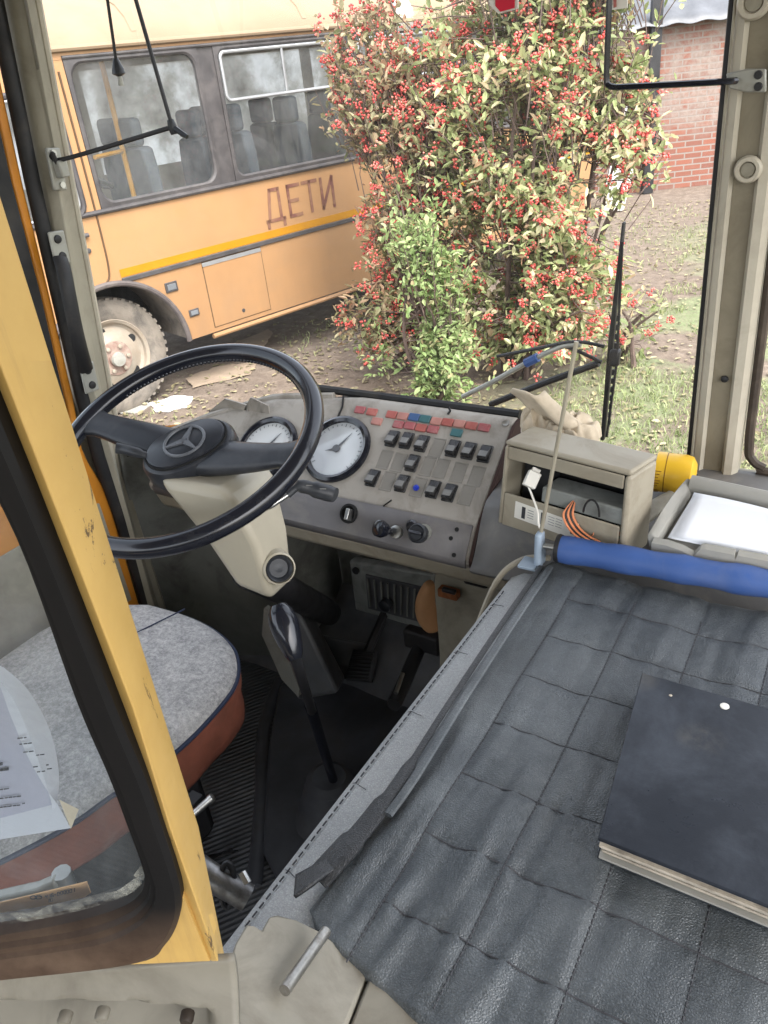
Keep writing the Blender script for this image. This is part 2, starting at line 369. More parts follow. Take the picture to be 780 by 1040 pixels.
MT['bus_letter'] = M('faded_red_letter', (.125, .05, .038), .6, var=.2, vs=14, bump=0, dirt=(.24, .135, .075), damt=.7, ds=7, lo=.42)
MT['bus_line'] = M('panel_gap', (.07, .04, .02), .7, bump=0)
MT['tyre'] = M('dusty_tyre', (.075, .068, .060), .9, var=.3, bump=.2, bs=40, dirt=(.20, .175, .145), damt=.85, ds=5, lo=.33)
MT['flare'] = M('dusty_arch_rubber', (.075, .064, .062), .7, var=.2, bump=.05, dirt=(.15, .13, .11), damt=.6, ds=6)
MT['hub_rust'] = M('dusty_rust_hub', (.20, .125, .10), .8, var=.25, vs=14, bump=.15, bs=60, dirt=(.28, .24, .20), damt=.75, ds=14, lo=.4)
MT['wheel_rim'] = M('cream_wheel_rim', (.27, .24, .195), .6, var=.15, bump=.03, dirt=(.25, .2, .15), damt=.7, ds=6, lo=.4)
MT['bus_seat'] = M('bus_seat_fabric', (.035, .04, .047), .8, var=.3, vs=6, bump=.1)
MT['bus_in'] = M('bus_interior', (.30, .27, .22), .7, var=.2, vs=3, bump=0)
BA = V((-4.591, 4.442, GZ)); BD = V((.2558, .9667, 0)).normalized(); BN = V((BD.y, -BD.x, 0))   # outward normal
bus = thing('parked_bus', 'peach yellow school bus with dark framed windows parked behind the bushes', 'bus', BA)
def B(s_, z, w_=0.0): return V((BA.x, BA.y, 0))+BD*s_-BN*w_+V((0, 0, z))
S0, S1 = -1.55, 5.6
AR, AS, AZ = .565, -.59, -.384
# lower side: outline with the wheel arch cut out
ol = [(S1, -.40)]
a0 = math.asin((-.40-AZ)/AR)
for k in range(25):
    a = a0+(math.pi-2*a0)*k/24; ol.append((AS+AR*math.cos(a), AZ+AR*math.sin(a)))
ol += [(S0, -.40), (S0, .665), (S1, .665)]
MB().prism([B(s_, z) for s_, z in ol], -BN*-.0+BN*(-.04)).build('side_panel', 'bus_paint', bus, smooth=False)
# upper side around the windows
wins = [(-.445, .535), (.70, 1.93), (2.08, 3.30), (3.45, 4.65)]
edges = [S0, -1.30, -.72]
up = MB()
up.prism([B(S0, 1.615), B(S1, 1.615), B(S1, 1.675), B(S0, 1.675)], -BN*.04)
up.build('cant_rail', 'bus_paint', bus, smooth=False)
for a, b in ((S0, -1.32), (-.53, -.47)): MB().prism([B(a, .667), B(b, .667), B(b, 1.613), B(a, 1.613)], -BN*.04).build('front_pillar', 'bus_paint', bus, smooth=False)
for a, b in ((.535, .70), (1.93, 2.08), (3.30, 3.45), (4.65, S1)): MB().prism([B(a, .667, .004), B(b, .667, .004), B(b, 1.613, .004), B(a, 1.613, .004)], -BN*.04).build('window_pillar', 'bus_trim', bus, smooth=False)
def rrect(s0, s1, z0, z1, r_, w_, n=6):
    out = []
    for cx_, cz_, a0_ in ((s1-r_, z1-r_, 0), (s0+r_, z1-r_, 90), (s0+r_, z0+r_, 180), (s1-r_, z0+r_, 270)):
        for k in range(n+1):
            a = rad(a0_+90*k/n); out.append(B(cx_+r_*math.cos(a), cz_+r_*math.sin(a), w_))
    return out
def window(s0, s1, z0, z1, r_, vent=False, frame='bus_trim'):
    sq = lambda w_: rrect(s0-.012, s1+.012, z0-.012, z1+.012, .004, w_)
    fr = MB().loft([sq(.03), sq(-.006), rrect(s0+.012, s1-.012, z0+.012, z1-.012, r_, -.010), rrect(s0+.024, s1-.024, z0+.024, z1-.024, r_, .0), rrect(s0+.024, s1-.024, z0+.024, z1-.024, r_, .03)], caps=False).build('window', frame, bus, ang=30)
    MB().add(rrect(s0+.02, s1-.02, z0+.02, z1-.02, r_, .012), [tuple(range(28))]).build('pane', 'bus_glass', fr, fix=False)
    if vent:
        zz = z1-.36
        v = MB().tube([*rrect(s0+.04, s1-.04, zz, z1-.04, .04, -.004)], .013, 8, closed=True)
        v.tube([B(s0+.5*(s1-s0), zz, -.004), B(s0+.5*(s1-s0), z1-.05, -.004)], .011, 8)
        v.build('vent_frame', 'bus_alu', fr)
window(-.455, .54, .70, 1.61, .10)
window(.70, 1.93, .70, 1.61, .07, True); window(2.08, 3.30, .70, 1.61, .07, True); window(3.45, 4.65, .70, 1.61, .07, True)
MB().tube([B(S0+.9, .672, -.008), B(S1, .672, -.008)], .018, 8).build('belt_trim', 'bus_trim', bus)
MB().tube([B(S0, 1.675, -.014), B(S1, 1.675, -.014)], .02, 8).build('gutter', 'bus_roof', bus)
MB().tube([B(-.47, 1.625, -.006), B(S1, 1.625, -.006)], .012, 8).build('upper_trim', 'bus_trim', bus)
# roof
rp = [(0.0, 1.676), (.015, 1.74), (.07, 1.83), (.17, 1.91), (.35, 1.985), (.7, 2.05), (1.15, 2.07), (1.6, 2.05), (1.95, 1.985), (2.13, 1.91), (2.23, 1.83), (2.29, 1.74), (2.30, 1.676)]
rf = MB().loft([[B(s_, z, w_) for w_, z in rp] for s_ in (S0, -.2, 1.2, 2.6, 4, S1)], closed=False).build('roof', 'bus_roof', bus, ang=60)
for s_ in (.1, 1.6, 3.1, 4.6): MB().loft([[B(s_-.02, z+.006, w_) , B(s_+.02, z+.006, w_)] for w_, z in rp[1:8]], closed=False).build('roof_seam', 'bus_roof', rf)
MB().box(B(.6, 2.10, .75), (.5, .5, .10), BD, BN).build('roof_hatch', 'bus_roof', rf, bevel=.03)
MB().loft([[B(a, 1.60, -.02), B(a, 1.76, -.03), B(a, 1.86, .05), B(a, 1.95, .2)] for a in (2.58, 2.66, 2.67, 2.78)], closed=False).build('roof_plate', 'white_plastic', bus, solid=.01)
# far side wall, floor, ends
fw = MB()
fw.prism([B(S0, -.4, 2.3), B(S1, -.4, 2.3), B(S1, .7, 2.3), B(S0, .7, 2.3)], -BN*.03)
fw.prism([B(S0, 1.6, 2.3), B(S1, 1.6, 2.3), B(S1, 1.68, 2.3), B(S0, 1.68, 2.3)], -BN*.03)
for a in (S0, -.6, .55, 1.95, 3.32, 4.7, S1-.1): fw.prism([B(a, .7, 2.3), B(a+.14, .7, 2.3), B(a+.14, 1.6, 2.3), B(a, 1.6, 2.3)], -BN*.03)
fw.prism([B(S0, -.1, .54), B(S1, -.1, .54), B(S1, -.1, 2.3), B(S0, -.1, 2.3)], V((0, 0, -.04)))
fw.prism([B(S1, -.4, .04), B(S1, 1.68, .04), B(S1, 1.68, 2.3), B(S1, -.4, 2.3)], BD*.03)
fw.prism([B(S0, -.4, .04), B(S0, .75, .04), B(S0, .75, 2.3), B(S0, -.4, 2.3)], -BD*.03)
fw.build('interior_shell', 'bus_in', bus, smooth=False)
t = NT('far_window_view'); t.b.inputs['Transmission Weight'].default_value = 0; t.set(Base_Color=t.ramp(t.noise(1.6, 6, .6, .0), [(.35, (.20, .19, .165)), (.52, (.36, .345, .31)), (.66, (.7, .69, .67))]), Roughness=.5); MT['far_pane'] = t.m
tl_ = t.n.new('ShaderNodeBsdfTranslucent'); tl_.inputs[0].default_value = (.5, .5, .48, 1); mx_ = t.n.new('ShaderNodeMixShader'); mx_.inputs[0].default_value = .6
t.l.new(t.b.outputs[0], mx_.inputs[1]); t.l.new(tl_.outputs[0], mx_.inputs[2]); t.l.new(t.ramp(t.noise(1.6, 6, .6, .0), [(.36, (.10, .09, .075)), (.5, (.36, .35, .31)), (.62, (.8, .8, .78))]), tl_.inputs[0]); t.l.new(mx_.outputs[0], t.out.inputs[0])
for a, b_ in ((S0+.14, -.6), (-.46, .55), (.69, 1.95), (2.09, 3.32), (3.46, 4.7)):
    MB().add([B(a, .7, 2.315), B(b_, .7, 2.315), B(b_, 1.6, 2.315), B(a, 1.6, 2.315)], [(0, 1, 2, 3)]).build('far_window', 'far_pane', bus)
# seats inside
def bseat(s_, w_, back=.92):
    st = MB()
    for k, (a, h0, h1) in enumerate(((0, .25, back+.08), )):
        st.loft([[B(s_+dx, z, w_+sx*.21*kk) for dx, sx in ((-.05, -1), (.05, -1), (.05, 1), (-.05, 1))] for z, kk in ((.30, .95), (.6, 1.0), (.85, .98), (1.0, .85), (1.02, .6))])
    so_ = st.build('passenger_seat', 'bus_seat', bus, bevel=.035, seg=3)
    MB().box(B(s_-.02, 1.12, w_), (.09, .27, .2), BD, BN).build('headrest', 'bus_seat', so_, bevel=.035, seg=3)
    MB().box(B(s_-.25, .33, w_), (.45, .42, .13), BD, BN).build('seat_base', 'bus_seat', so_, bevel=.04, seg=3)
for s_, w_ in ((.12, .42), (.22, .95), (.62, .38), (.98, .34), (1.0, .80), (1.55, .34), (1.62, .80), (2.3, .34), (2.3, .8), (3.0, .34), (3.0, .8)): bseat(s_, w_)
st = MB()
swc = B(-.30, .86, .55); sx_ = BD; sy_ = (V((0, 0, 1))*.45+BN*-.0+BD*.0).normalized(); sn = (V((0, 0, .9))+BD*.45).normalized(); sxx = BN; syy = sn.cross(sxx)
st.tube([swc+sxx*(.21*math.cos(a))+syy*(.21*math.sin(a)) for a in [2*math.pi*k/32 for k in range(32)]], .018, 8, closed=True).build('bus_steering_wheel', 'bus_trim', bus)
MB().tube([B(.05, -.05, .5), B(.05, 1.6, .5)], .02, 8).build('grab_pole', 'bus_stripe', bus)
MB().tube([B(-.28, 1.0, .3), B(.05, 1.0, .5)], .016, 8).build('grab_rail', 'bus_stripe', bus)
# front door with its window
MB().prism([B(s_, z, -.0) for s_, z in ((-1.32, .665), (-.63, .665), (-.63, 1.613), (-1.32, 1.613))], -BN*.03) 
dm = MB().loft([rrect(-1.33, -.53, .667, 1.613, .004, .02), rrect(-1.33, -.53, .667, 1.613, .004, -.002), rrect(-1.16, -.585, .66, 1.45, .09, -.002), rrect(-1.16, -.585, .66, 1.45, .09, .02)], caps=False).build('front_door', 'bus_paint', bus, ang=30)
MB().tube(rrect(-1.155, -.59, .665, 1.445, .09, -.004), .022, 8, closed=True).build('door_window_frame', 'bus_trim', dm)
MB().tube(rrect(-1.125, -.62, .695, 1.415, .07, -.012), .010, 8, closed=True).build('door_window_bead', 'bus_alu', dm)
MB().add(rrect(-1.15, -.595, .67, 1.44, .08, .006), [tuple(range(28))]).build('door_pane', 'bus_glass', dm, fix=False)
MB().tube(spline([B(-.515, 1.55, -.004), B(-.515, 1.0, -.004), B(-.518, .6, -.003), B(-.53, .30, -.002), B(-.57, .20, -.002), B(-.68, .17, -.002), B(-.80, .17, -.002)], 6), .007, 6).build('door_gap', 'bus_line', dm)
MB().tube([B(-.76, .545, -.02), B(-.62, .545, -.02)], .015, 8).build('door_handle', 'bus_trim', dm)
MB().lathe([(.018, 0), (.018, .012), (.01, .014)], B(-.645, .44, 0), BN, 12).build('door_lock', 'bus_trim', dm)
# stripe, rubbing strip, letters
MB().prism([B(-.455, .205, -.003), B(S1, .205, -.003), B(S1, .262, -.003), B(-.455, .262, -.003)], BN*-.002).build('yellow_stripe', 'bus_stripe', bus, smooth=False)
MB().prism([B(-.455, .165, -.0), B(S1, .165, -.0), B(S1, .200, -.0), B(-.455, .200, -.0)], BN*.014).build('rubbing_strip', 'bus_trim', bus, bevel=.004)
def stroke(mb, pts, th):
    for (a, b) in zip(pts[:-1], pts[1:]):
        p, q = B(*a), B(*b); d = (q-p).normalized(); nn = BN.cross(d)*th/2; d = d*th/2*.9
        mb.prism([p-d-nn+BN*.004, q+d-nn+BN*.004, q+d+nn+BN*.004, p-d+nn+BN*.004], BN*-.0015)
Z0, ZH = .335, .235
def letter(strokes, s0, w_):
    mb = MB()
    for st_ in strokes: stroke(mb, [(s0+u*w_, Z0+v*ZH) for u, v in st_], .028)
    mb.build('painted_letter', 'bus_letter', bus, smooth=False)
letter([[(.1, 0), (.32, 1), (.85, 1), (.85, 0)], [(-.05, 0), (1.05, 0)], [(0, 0), (0, -.2)], [(1.0, 0), (1.0, -.2)]], .93, .165)
letter([[(1, 1), (0, 1), (0, 0), (1, 0)], [(0, .5), (.8, .5)]], 1.17, .115)
letter([[(0, 1), (1, 1)], [(.5, 1), (.5, 0)]], 1.33, .145)
letter([[(0, 1), (0, 0), (1, 1), (1, 0)]], 1.53, .125)
# hatch, markers
hp_ = [(.235, -.36), (.80, -.36), (.80, .155), (.235, .155)]
MB().prism([B(s_, z, -.0008) for s_, z in [(.228, -.367), (.807, -.367), (.807, .162), (.228, .162)]], -BN*.001).build('hatch_gap', 'bus_line', bus, smooth=False)
hh = MB().prism([B(s_, z, -.001) for s_, z in hp_], BN*.003).build('side_hatch', 'bus_paint', bus, bevel=.001)
MB().prism([B(s_, z, -.004) for s_, z in ((.23, .125), (.80, .125), (.80, .155), (.23, .155))], BN*.004).build('hatch_strip', 'bus_alu', hh)
MB().lathe([(.016, .003), (.016, .006), (.008, .007)], B(.53, -.30), BN, 12).build('hatch_lock', 'bus_trim', hh)
for s_, z, a, b in ((-.075, .045, .105, .075), (.07, -.195, .09, .055)):
    mk = MB().box(B(s_, z, -.006), (a, .012, b), BD, BN).build('side_marker', 'bus_trim', bus, bevel=.004)
    MB().box(B(s_, z, -.014), (a*.7, .006, b*.6), BD, BN).build('marker_lens', 'gauge_face', mk, bevel=.002)
MB().tube([B(.20, -.43, .0), B(S1, -.43, .0)], .02, 8).build('sill_edge', 'bus_paint', bus)
MB().prism([B(.2, -.46, .3), B(S1, -.46, .3), B(S1, -.36, .3), B(.2, -.36, .3)], -BN*.04).build('under_rail', 'darkbox', bus)
MB().tube([B(AS+AR*math.cos(a0+(math.pi-2*a0)*k/30), AZ+AR*math.sin(a0+(math.pi-2*a0)*k/30), -.008) for k in range(31)], .022, 8).build('arch_flare', 'flare', bus)
# wheel arch liner
MB().loft([[B(AS+(AR+.0)*math.cos(a), AZ+AR*math.sin(a), w_) for w_ in (.0, .5)] for a in [math.pi*k/16 for k in range(17)]], closed=False).build('arch_liner', 'tyre', bus)
MB().prism([B(AS-.6, -.4, .5), B(AS+.6, -.4, .5), B(AS+.6, .2, .5), B(AS-.6, .2, .5)], -BN*.02).build('arch_back', 'darkbox', bus)
def buswheel(s_):
    o = B(s_-.015, AZ-.01, .16)
    wh = MB().lathe([(.27, -.20), (.40, -.20), (.445, -.16), (.455, -.08), (.455, -.03), (.44, .01), (.40, .03), (.34, .03), (.295, .015), (.27, 0)], o, BN, 48, cap=False).build('wheel', 'tyre', bus)
    tr = MB()
    for k in range(44):
        a = 2*math.pi*k/44; d = BD*math.cos(a)+V((0, 0, 1))*math.sin(a); tt = BN.cross(d)
        tr.box(o+d*.447-BN*.012, (.016, .030, .05), d, tt, BN)
    tr.build('tread', 'tyre', wh)
    MB().lathe([(.30, .012), (.292, .022), (.27, .008), (.262, -.02), (.24, -.03), (.19, -.012), (.15, .018), (.12, .024), (.02, .024)], o, BN, 40, cap=False).build('rim', 'wheel_rim', wh)
    for k in range(5):
        a = 2*math.pi*k/5+.5; d = BD*math.cos(a)+V((0, 0, 1))*math.sin(a); tt = BN.cross(d)
        mbh = MB().lathe([(.0001, 0), (.032, .001), (.034, .004)], o+d*.213-BN*.022, BN, 12); mbh.build('rim_hole', 'darkbox', wh)
    hb = MB().lathe([(.135, .024), (.13, .032), (.06, .036), (.056, .075), (.045, .088), (.0001, .09)], o, BN, 28).build('hub', 'hub_rust', wh)
    MB().lathe([(.058, .07), (.05, .092), (.0001, .096)], o, BN, 24).build('hub_cap', 'grey_metal', wh)
    for k in range(6):
        a = 2*math.pi*k/6; d = BD*math.cos(a)+V((0, 0, 1))*math.sin(a)
        MB().lathe([(.016, .03), (.016, .052), (.01, .055)], o+d*.098, BN, 8).build('wheel_nut', 'wheel_rim', hb)
buswheel(AS); buswheel(AS+3.6)

# ---- brick wall and things at the far end of the yard
WA, WB = V((-4.2, 13.1, GZ)), V((4.5, 18.3, GZ)); wd = (WB-WA).normalized(); wn = V((wd.y, -wd.x, 0))
WH = 2.30
def WL(s_, z, o=0): return WA+wd*s_+wn*o+V((0, 0, z))
t = NT('whitewashed_brick')
cw = t.n.new('ShaderNodeCombineXYZ'); sp = t.n.new('ShaderNodeSeparateXYZ'); t.l.new(t.tc.outputs['Object'], sp.inputs[0])
ad = t.math('ADD', t.math('MULTIPLY', sp.outputs[0], wd.x), t.math('MULTIPLY', sp.outputs[1], wd.y))
t.l.new(ad, cw.inputs[0]); t.l.new(sp.outputs[2], cw.inputs[1])
br = t.n.new('ShaderNodeTexBrick'); t.l.new(cw.outputs[0], br.inputs['Vector'])
br.inputs['Color1'].default_value = (.20, .072, .045, 1); br.inputs['Color2'].default_value = (.14, .052, .036, 1); br.inputs['Mortar'].default_value = (.20, .17, .15, 1)
br.inputs['Scale'].default_value = 1.0; br.inputs['Brick Width'].default_value = .26; br.inputs['Row Height'].default_value = .085; br.inputs['Mortar Size'].default_value = .011; br.inputs['Bias'].default_value = -.1
pn = t.noise(3.2, 8, .7, .4); 
zf = t.ramp(t.math('MULTIPLY', sp.outputs[2], .4), [(.22, -.0), (.75, .8)])
pm_ = t.math('MULTIPLY', t.ramp(pn, [(.38, .0), (.54, .9)]), t.ramp(t.math('ADD', zf, t.math('MULTIPLY', t.noise(1.2, 3), .8)), [(.42, .08), (.7, .92)]))
pm2 = t.math('MULTIPLY', pm_, t.ramp(br.outputs['Fac'], [(.2, 1.0), (.8, .55)]))
cwht = t.ramp(t.noise(18, 6, .7), [(.3, (.155, .12, .10)), (.7, (.25, .215, .19))])
t.set(Base_Color=t.mix(pm2, br.outputs['Color'], cwht), Roughness=.9)
b_ = t.bump(t.math('SUBTRACT', 1.0, br.outputs['Fac']), .6, .015); t.bump(t.noise(40, 5, .7), .3, .01, b_)
MT['brick'] = t.m
bw = MB().prism([WL(0, 0), WL(10, 0), WL(10, WH), WL(0, WH)], -wn*.35).build('brick_wall', 'brick', smooth=False)
solo(bw, 'partly whitewashed red brick wall at the far end of the yard', 'wall')
MT['tin'] = M('grey_tin_sheet', (.10, .104, .112), .5, .3, var=.25, vs=3, bump=.1, bs=6, bd=.02, dirt=(.12, .12, .13), damt=.5, ds=2)
rfm = MB().grid(lambda u, v: WL(-.3+10.5*u, WH-.05+.42*v, .22-.9*v+.01)+V((0, 0, .015*math.sin(u*160))), 200, 4)
solo(rfm.build('tin_roof', 'tin', solid=.01), 'grey tin roof sheets along the top of the brick wall', 'roof sheet')
solo(MB().box(WL(.78, 1.3, .12), (.16, .12, 2.6), wd, wn).build('wall_post', 'dark_metal', bevel=.01), 'dark steel post standing in front of the brick wall', 'post')
MT['red_gate'] = M('dark_red_paint', (.17, .045, .035), .6, var=.25, vs=2, bump=.05, dirt=(.1, .06, .05), damt=.5, ds=4)
gt = thing('metal_gate', 'dark red sheet metal gate behind the berry bushes', 'gate', V((-4.3, 13.2, GZ)))
gA, gB = V((-8.2, 13.6, GZ)), V((-4.35, 13.3, GZ)); gd = (gB-gA).normalized(); gn = V((gd.y, -gd.x, 0)); gl_n = (gB-gA).length
MB().prism([gA, gB, gB+V((0, 0, 2.15)), gA+V((0, 0, 2.15))], gn*.04).build('gate_leaf', 'red_gate', gt, smooth=False)
for k in range(5): MB().box(gA+gd*(gl_n*k/4)+gn*.06+V((0, 0, 1.1)), (.07, .05, 2.2), gd, gn).build('gate_rib', 'red_gate', gt)
MB().box((gA+gB)/2+V((0, 0, 2.18)), (gl_n, .08, .06), gd, gn).build('gate_rail', 'dark_metal', gt)
# white board leaning near the wall, its top hidden by leaves
MT['whitewash'] = M('whitewashed_wood', (.62, .60, .57), .8, var=.08, vs=4, bump=.1, dirt=(.4, .37, .33), damt=.5, ds=5)
la, lb_ = onz(622, 214, GZ+.02), ony(646, 100, 12.2)
lw = MB(); dlb = (lb_-la).normalized(); px_ = V((1, 0, 0)); 
lw.loft([[la+dlb*L_+V((sx*wd_/2, 0, 0))+V((0, sy*.05, 0)) for sx, sy in ((-1, -1), (1, -1), (1, 1), (-1, 1))] for L_, wd_ in ((0, .30), (.5, .34), (1.0, .28), (1.4, .2))])
solo(lw.build('leaning_board', 'whitewash', bevel=.015), 'whitewashed board leaning behind the bush in front of the wall', 'board')
# ---- shrubs with red berries
def leafmat(name, stops, trans=.35):
    t = NT(name); g = t.n.new('ShaderNodeNewGeometry')
    c = t.ramp(g.outputs['Random Per Island'], stops)
    c = t.mix(.35, c, t.ramp(t.noise(1.7, 4, .6), [(.35, (.19, .21, .085)), (.65, (.48, .46, .28))]))
    t.set(Base_Color=c, Roughness=.55)
    tl = t.n.new('ShaderNodeBsdfTranslucent'); t.l.new(c, tl.inputs[0])
    mx = t.n.new('ShaderNodeMixShader'); mx.inputs[0].default_value = trans+.1
    t.l.new(t.b.outputs[0], mx.inputs[1]); t.l.new(tl.outputs[0], mx.inputs[2]); t.l.new(mx.outputs[0], t.out.inputs[0])
    return t.m
MT['leaf_pale'] = leafmat('pale_autumn_leaf', [(0, (.11, .17, .05)), (.25, (.22, .30, .10)), (.5, (.44, .50, .24)), (.72, (.66, .64, .39)), (.88, (.62, .50, .34)), (1, (.38, .17, .115))])
MT['leaf_green'] = leafmat('green_leaf', [(0, (.13, .25, .06)), (.5, (.25, .40, .13)), (.85, (.38, .47, .22)), (1, (.46, .32, .18))])
MT['leaf_wild'] = leafmat('mixed_leaf', [(0, (.09, .12, .04)), (.3, (.22, .2, .1)), (.6, (.4, .33, .22)), (1, (.38, .16, .12))])
MT['bark'] = M('dark_bark', (.085, .06, .05), .9, var=.35, vs=20, bump=.4, bs=60, bd=.004)
t = NT('red_berry'); g = t.n.new('ShaderNodeNewGeometry')
t.set(Base_Color=t.ramp(g.outputs['Random Per Island'], [(0, (.34, .03, .03)), (.5, (.56, .075, .065)), (1, (.62, .19, .15))]), Roughness=.35); MT['berry'] = t.m
ICO = None
def ico():
    bm = bmesh.new(); bmesh.ops.create_icosphere(bm, subdivisions=1, radius=1)
    v = [x.co.copy() for x in bm.verts]; f = [tuple(q.index for q in p.verts) for p in bm.faces]; bm.free(); return v, f
IV, IF = ico()
def leaf(mb, p, d, nrm, L_, W_):
    d = d.normalized(); s_ = d.cross(nrm).normalized(); n_ = s_.cross(d)
    q = lambda u, v, w_: p+d*(u*L_)+s_*(v*W_)+n_*(w_*L_)
    mb.add([q(0, 0, 0), q(.35, -.5, .06), q(.75, -.36, .05), q(1, 0, -.08), q(.75, .36, .05), q(.35, .5, .06), q(.5, 0, random.uniform(-.14, .02))], [(0, 1, 6), (1, 2, 6), (2, 3, 6), (3, 4, 6), (4, 5, 6), (5, 0, 6)])
def rv(): 
    while True:
        v = V((random.uniform(-1, 1), random.uniform(-1, 1), random.uniform(-1, 1)))
        if 0 < v.length <= 1: return v
def shrub(name, label, cat, base, blobs, n_tw, per, leafsize, lm, berries, seed, stems=10, group=None, dense=1.0, bsize=.0085):
    random.seed(seed)
    root = thing(name, label, cat, base, group)
    br = MB(); lf = MB(); be = MB()
    # main stems run from the base into the blobs
    tips = []
    for k in range(stems):
        c_, r_ = random.choice(blobs); e = c_+V([a*b for a, b in zip(rv(), r_)])*.9
        b_ = base+V((random.uniform(-.12, .12), random.uniform(-.12, .12), 0))
        m_ = b_.lerp(e, .5)+V((random.uniform(-.12, .12), random.uniform(-.12, .12), random.uniform(.05, .25)))
        sp = spline([b_, b_.lerp(m_, .5)+rv()*.05, m_, e], 6)
        br.tube(sp, [.020*(1-i/len(sp))+.005 for i in range(len(sp))], 6); tips.append(sp)
    for k in range(n_tw):
        c_, r_ = random.choices(blobs, [r.x*r.y*r.z for c, r in blobs])[0]
        v = rv(); 
        if random.random() < .55: v = v.normalized()*(random.uniform(.68, 1.04) if random.random() < .78 else random.uniform(1.05, 1.42))
        e = c_+V([a*b for a, b in zip(v, r_)])
        if noise.noise(e*2.1+V((seed, 0, 0))) < -.16*dense: continue
        sp = random.choice(tips); st_ = min(sp[4:], key=lambda q: (q-e).length)
        dirn = (e-st_); L_ = dirn.length
        if L_ > .6: st_ = e-dirn.normalized()*random.uniform(.25, .5)
        mid = st_.lerp(e, .5)+rv()*.05
        if k % 2 == 0: br.tube([st_, mid, e], [.005, .0035, .002], 4)
        tw = (e-mid).normalized()
        for j in range(per):
            p = mid.lerp(e, random.uniform(.1, 1.05))+rv()*.045
            d = (tw*.5+rv()+V((0, 0, -.15)))
            leaf(lf, p, d, (V((0, 0, 1))+rv()*.9), leafsize*random.choice((.45, .7, .85, 1.0, 1.1, 1.35))*random.uniform(.9, 1.1), leafsize*random.uniform(.28, .62))
        if random.random() < berries:
            cc_ = e+rv()*.03
            for j in range(random.randint(7, 16)):
                rr = bsize*random.uniform(.75, 1.2); p = cc_+V((1, 1, .6))*0+rv()*.038
                be.add([p+x*rr for x in IV], IF)
    br.build('branches', 'bark', root, fix=False); lf.build('foliage', lm, root, smooth=False, fix=False)
    if be.v: be.build('berries', 'berry', root, fix=False, ang=180)
    return root
bb = lambda x, y, z, a, b, c: (V((x, y, z)), V((a, b, c)))
GRP = 'berry shrubs between the two buses'
shrub('berry_shrub', 'large dense shrub with pale leaves and red berries behind the instrument panel', 'shrub', V((-2.2, 5.5, GZ)),
      [bb(-2.3, 5.6, 1.0, .66, .5, 1.0), bb(-1.95, 5.6, .35, .58, .5, .75), bb(-2.1, 5.8, 1.9, .65, .5, .75), bb(-1.85, 5.8, 1.25, .36, .4, .62), bb(-2.2, 5.3, -.2, .6, .4, .5), bb(-1.85, 5.4, -.25, .45, .4, .42), bb(-1.82, 5.6, .35, .26, .35, .45)], 4700, 7, .070, 'leaf_pale', .40, 11, 16, GRP, dense=.7, bsize=.0088)
shrub('berry_shrub', 'thinner shrub with red berries overlapping the lettering of the parked bus', 'shrub', V((-3.15, 5.4, GZ)),
      [bb(-3.12, 5.4, .6, .36, .35, .85), bb(-3.3, 5.5, 1.35, .36, .35, .5), bb(-3.25, 5.1, -.35, .34, .3, .32), bb(-2.8, 5.45, .35, .34, .3, .85), bb(-2.85, 5.3, -.35, .34, .3, .35), bb(-2.75, 5.6, 1.1, .3, .3, .5)], 2100, 6, .064, 'leaf_wild', .42, 23, 9, GRP, bsize=.0088)
shrub('berry_shrub', 'loose shrub with berry sprays reaching towards the brick wall', 'shrub', V((-1.95, 5.9, GZ)),
      [bb(-1.72, 6.0, .95, .30, .35, .34), bb(-2.0, 6.1, 1.9, .4, .4, .4), bb(-1.47, 5.9, .80, .16, .2, .22)], 640, 6, .070, 'leaf_pale', .46, 37, 5, GRP, bsize=.0105)
shrub('berry_shrub', 'slender tall berry shrub with bare upper shoots beside the bus window', 'shrub', V((-2.6, 6.3, GZ)),
      [bb(-2.65, 6.4, 1.6, .5, .4, .6), bb(-2.4, 6.5, 2.15, .4, .4, .45)], 240, 6, .070, 'leaf_wild', .36, 51, 6, GRP, bsize=.0088)
shrub('green_bush', 'small fresh green leafy bush in front of the berry shrubs', 'bush', V((-2.5, 4.55, GZ)),
      [bb(-2.5, 4.55, -.02, .31, .28, .62), bb(-2.48, 4.6, -.42, .38, .3, .34)], 1200, 7, .052, 'leaf_green', 0, 64, 9, dense=.6)
random.seed(5)
shrub('low_berry_plant', 'low straggly plant with a few berries on the bare ground right of the bushes', 'plant', V((-1.5, 5.9, GZ)),
      [bb(-1.5, 5.9, -.55, .35, .3, .28)], 60, 5, .06, 'leaf_pale', .4, 77, 4, bsize=.0088)
# ---- litter and grass
def flat(name, label, cat, pxs, mat, dz=.012, th=.006):
    q = []
    for i, (a, b) in enumerate(pxs):
        c_, d_ = pxs[(i+1) % len(pxs)]
        for k in range(6):
            t_ = k/6; q.append(onz(a+(c_-a)*t_+random.uniform(-1.3, 1.3), b+(d_-b)*t_+random.uniform(-.8, .8), GZ+dz+.02*noise.noise(V((a+c_*t_, b, i)))))
    return solo(MB().prism(q, (0, 0, th)).build(name, mat), label, cat)
MT['cardboard'] = M('grey_brown_cardboard', (.27, .21, .155), .85, var=.2, vs=6, bump=.1, dirt=(.16, .12, .09), damt=.6, ds=6)
flat('cardboard_piece', 'flat brown cardboard lying by the rear of the bus wheel', 'cardboard', [(188, 385), (222, 372), (262, 368), (255, 380), (196, 394)], 'cardboard')
flat('cardboard_piece', 'triangular brown board leaning under the edge of the bus', 'cardboard', [(225, 355), (272, 335), (277, 338), (268, 352), (240, 358)], 'cardboard', .04)
flat('paper_scrap', 'white paper scrap on the soil seen through the steering wheel', 'paper', [(152, 410), (180, 402), (196, 404), (190, 414), (160, 420)], 'paper')
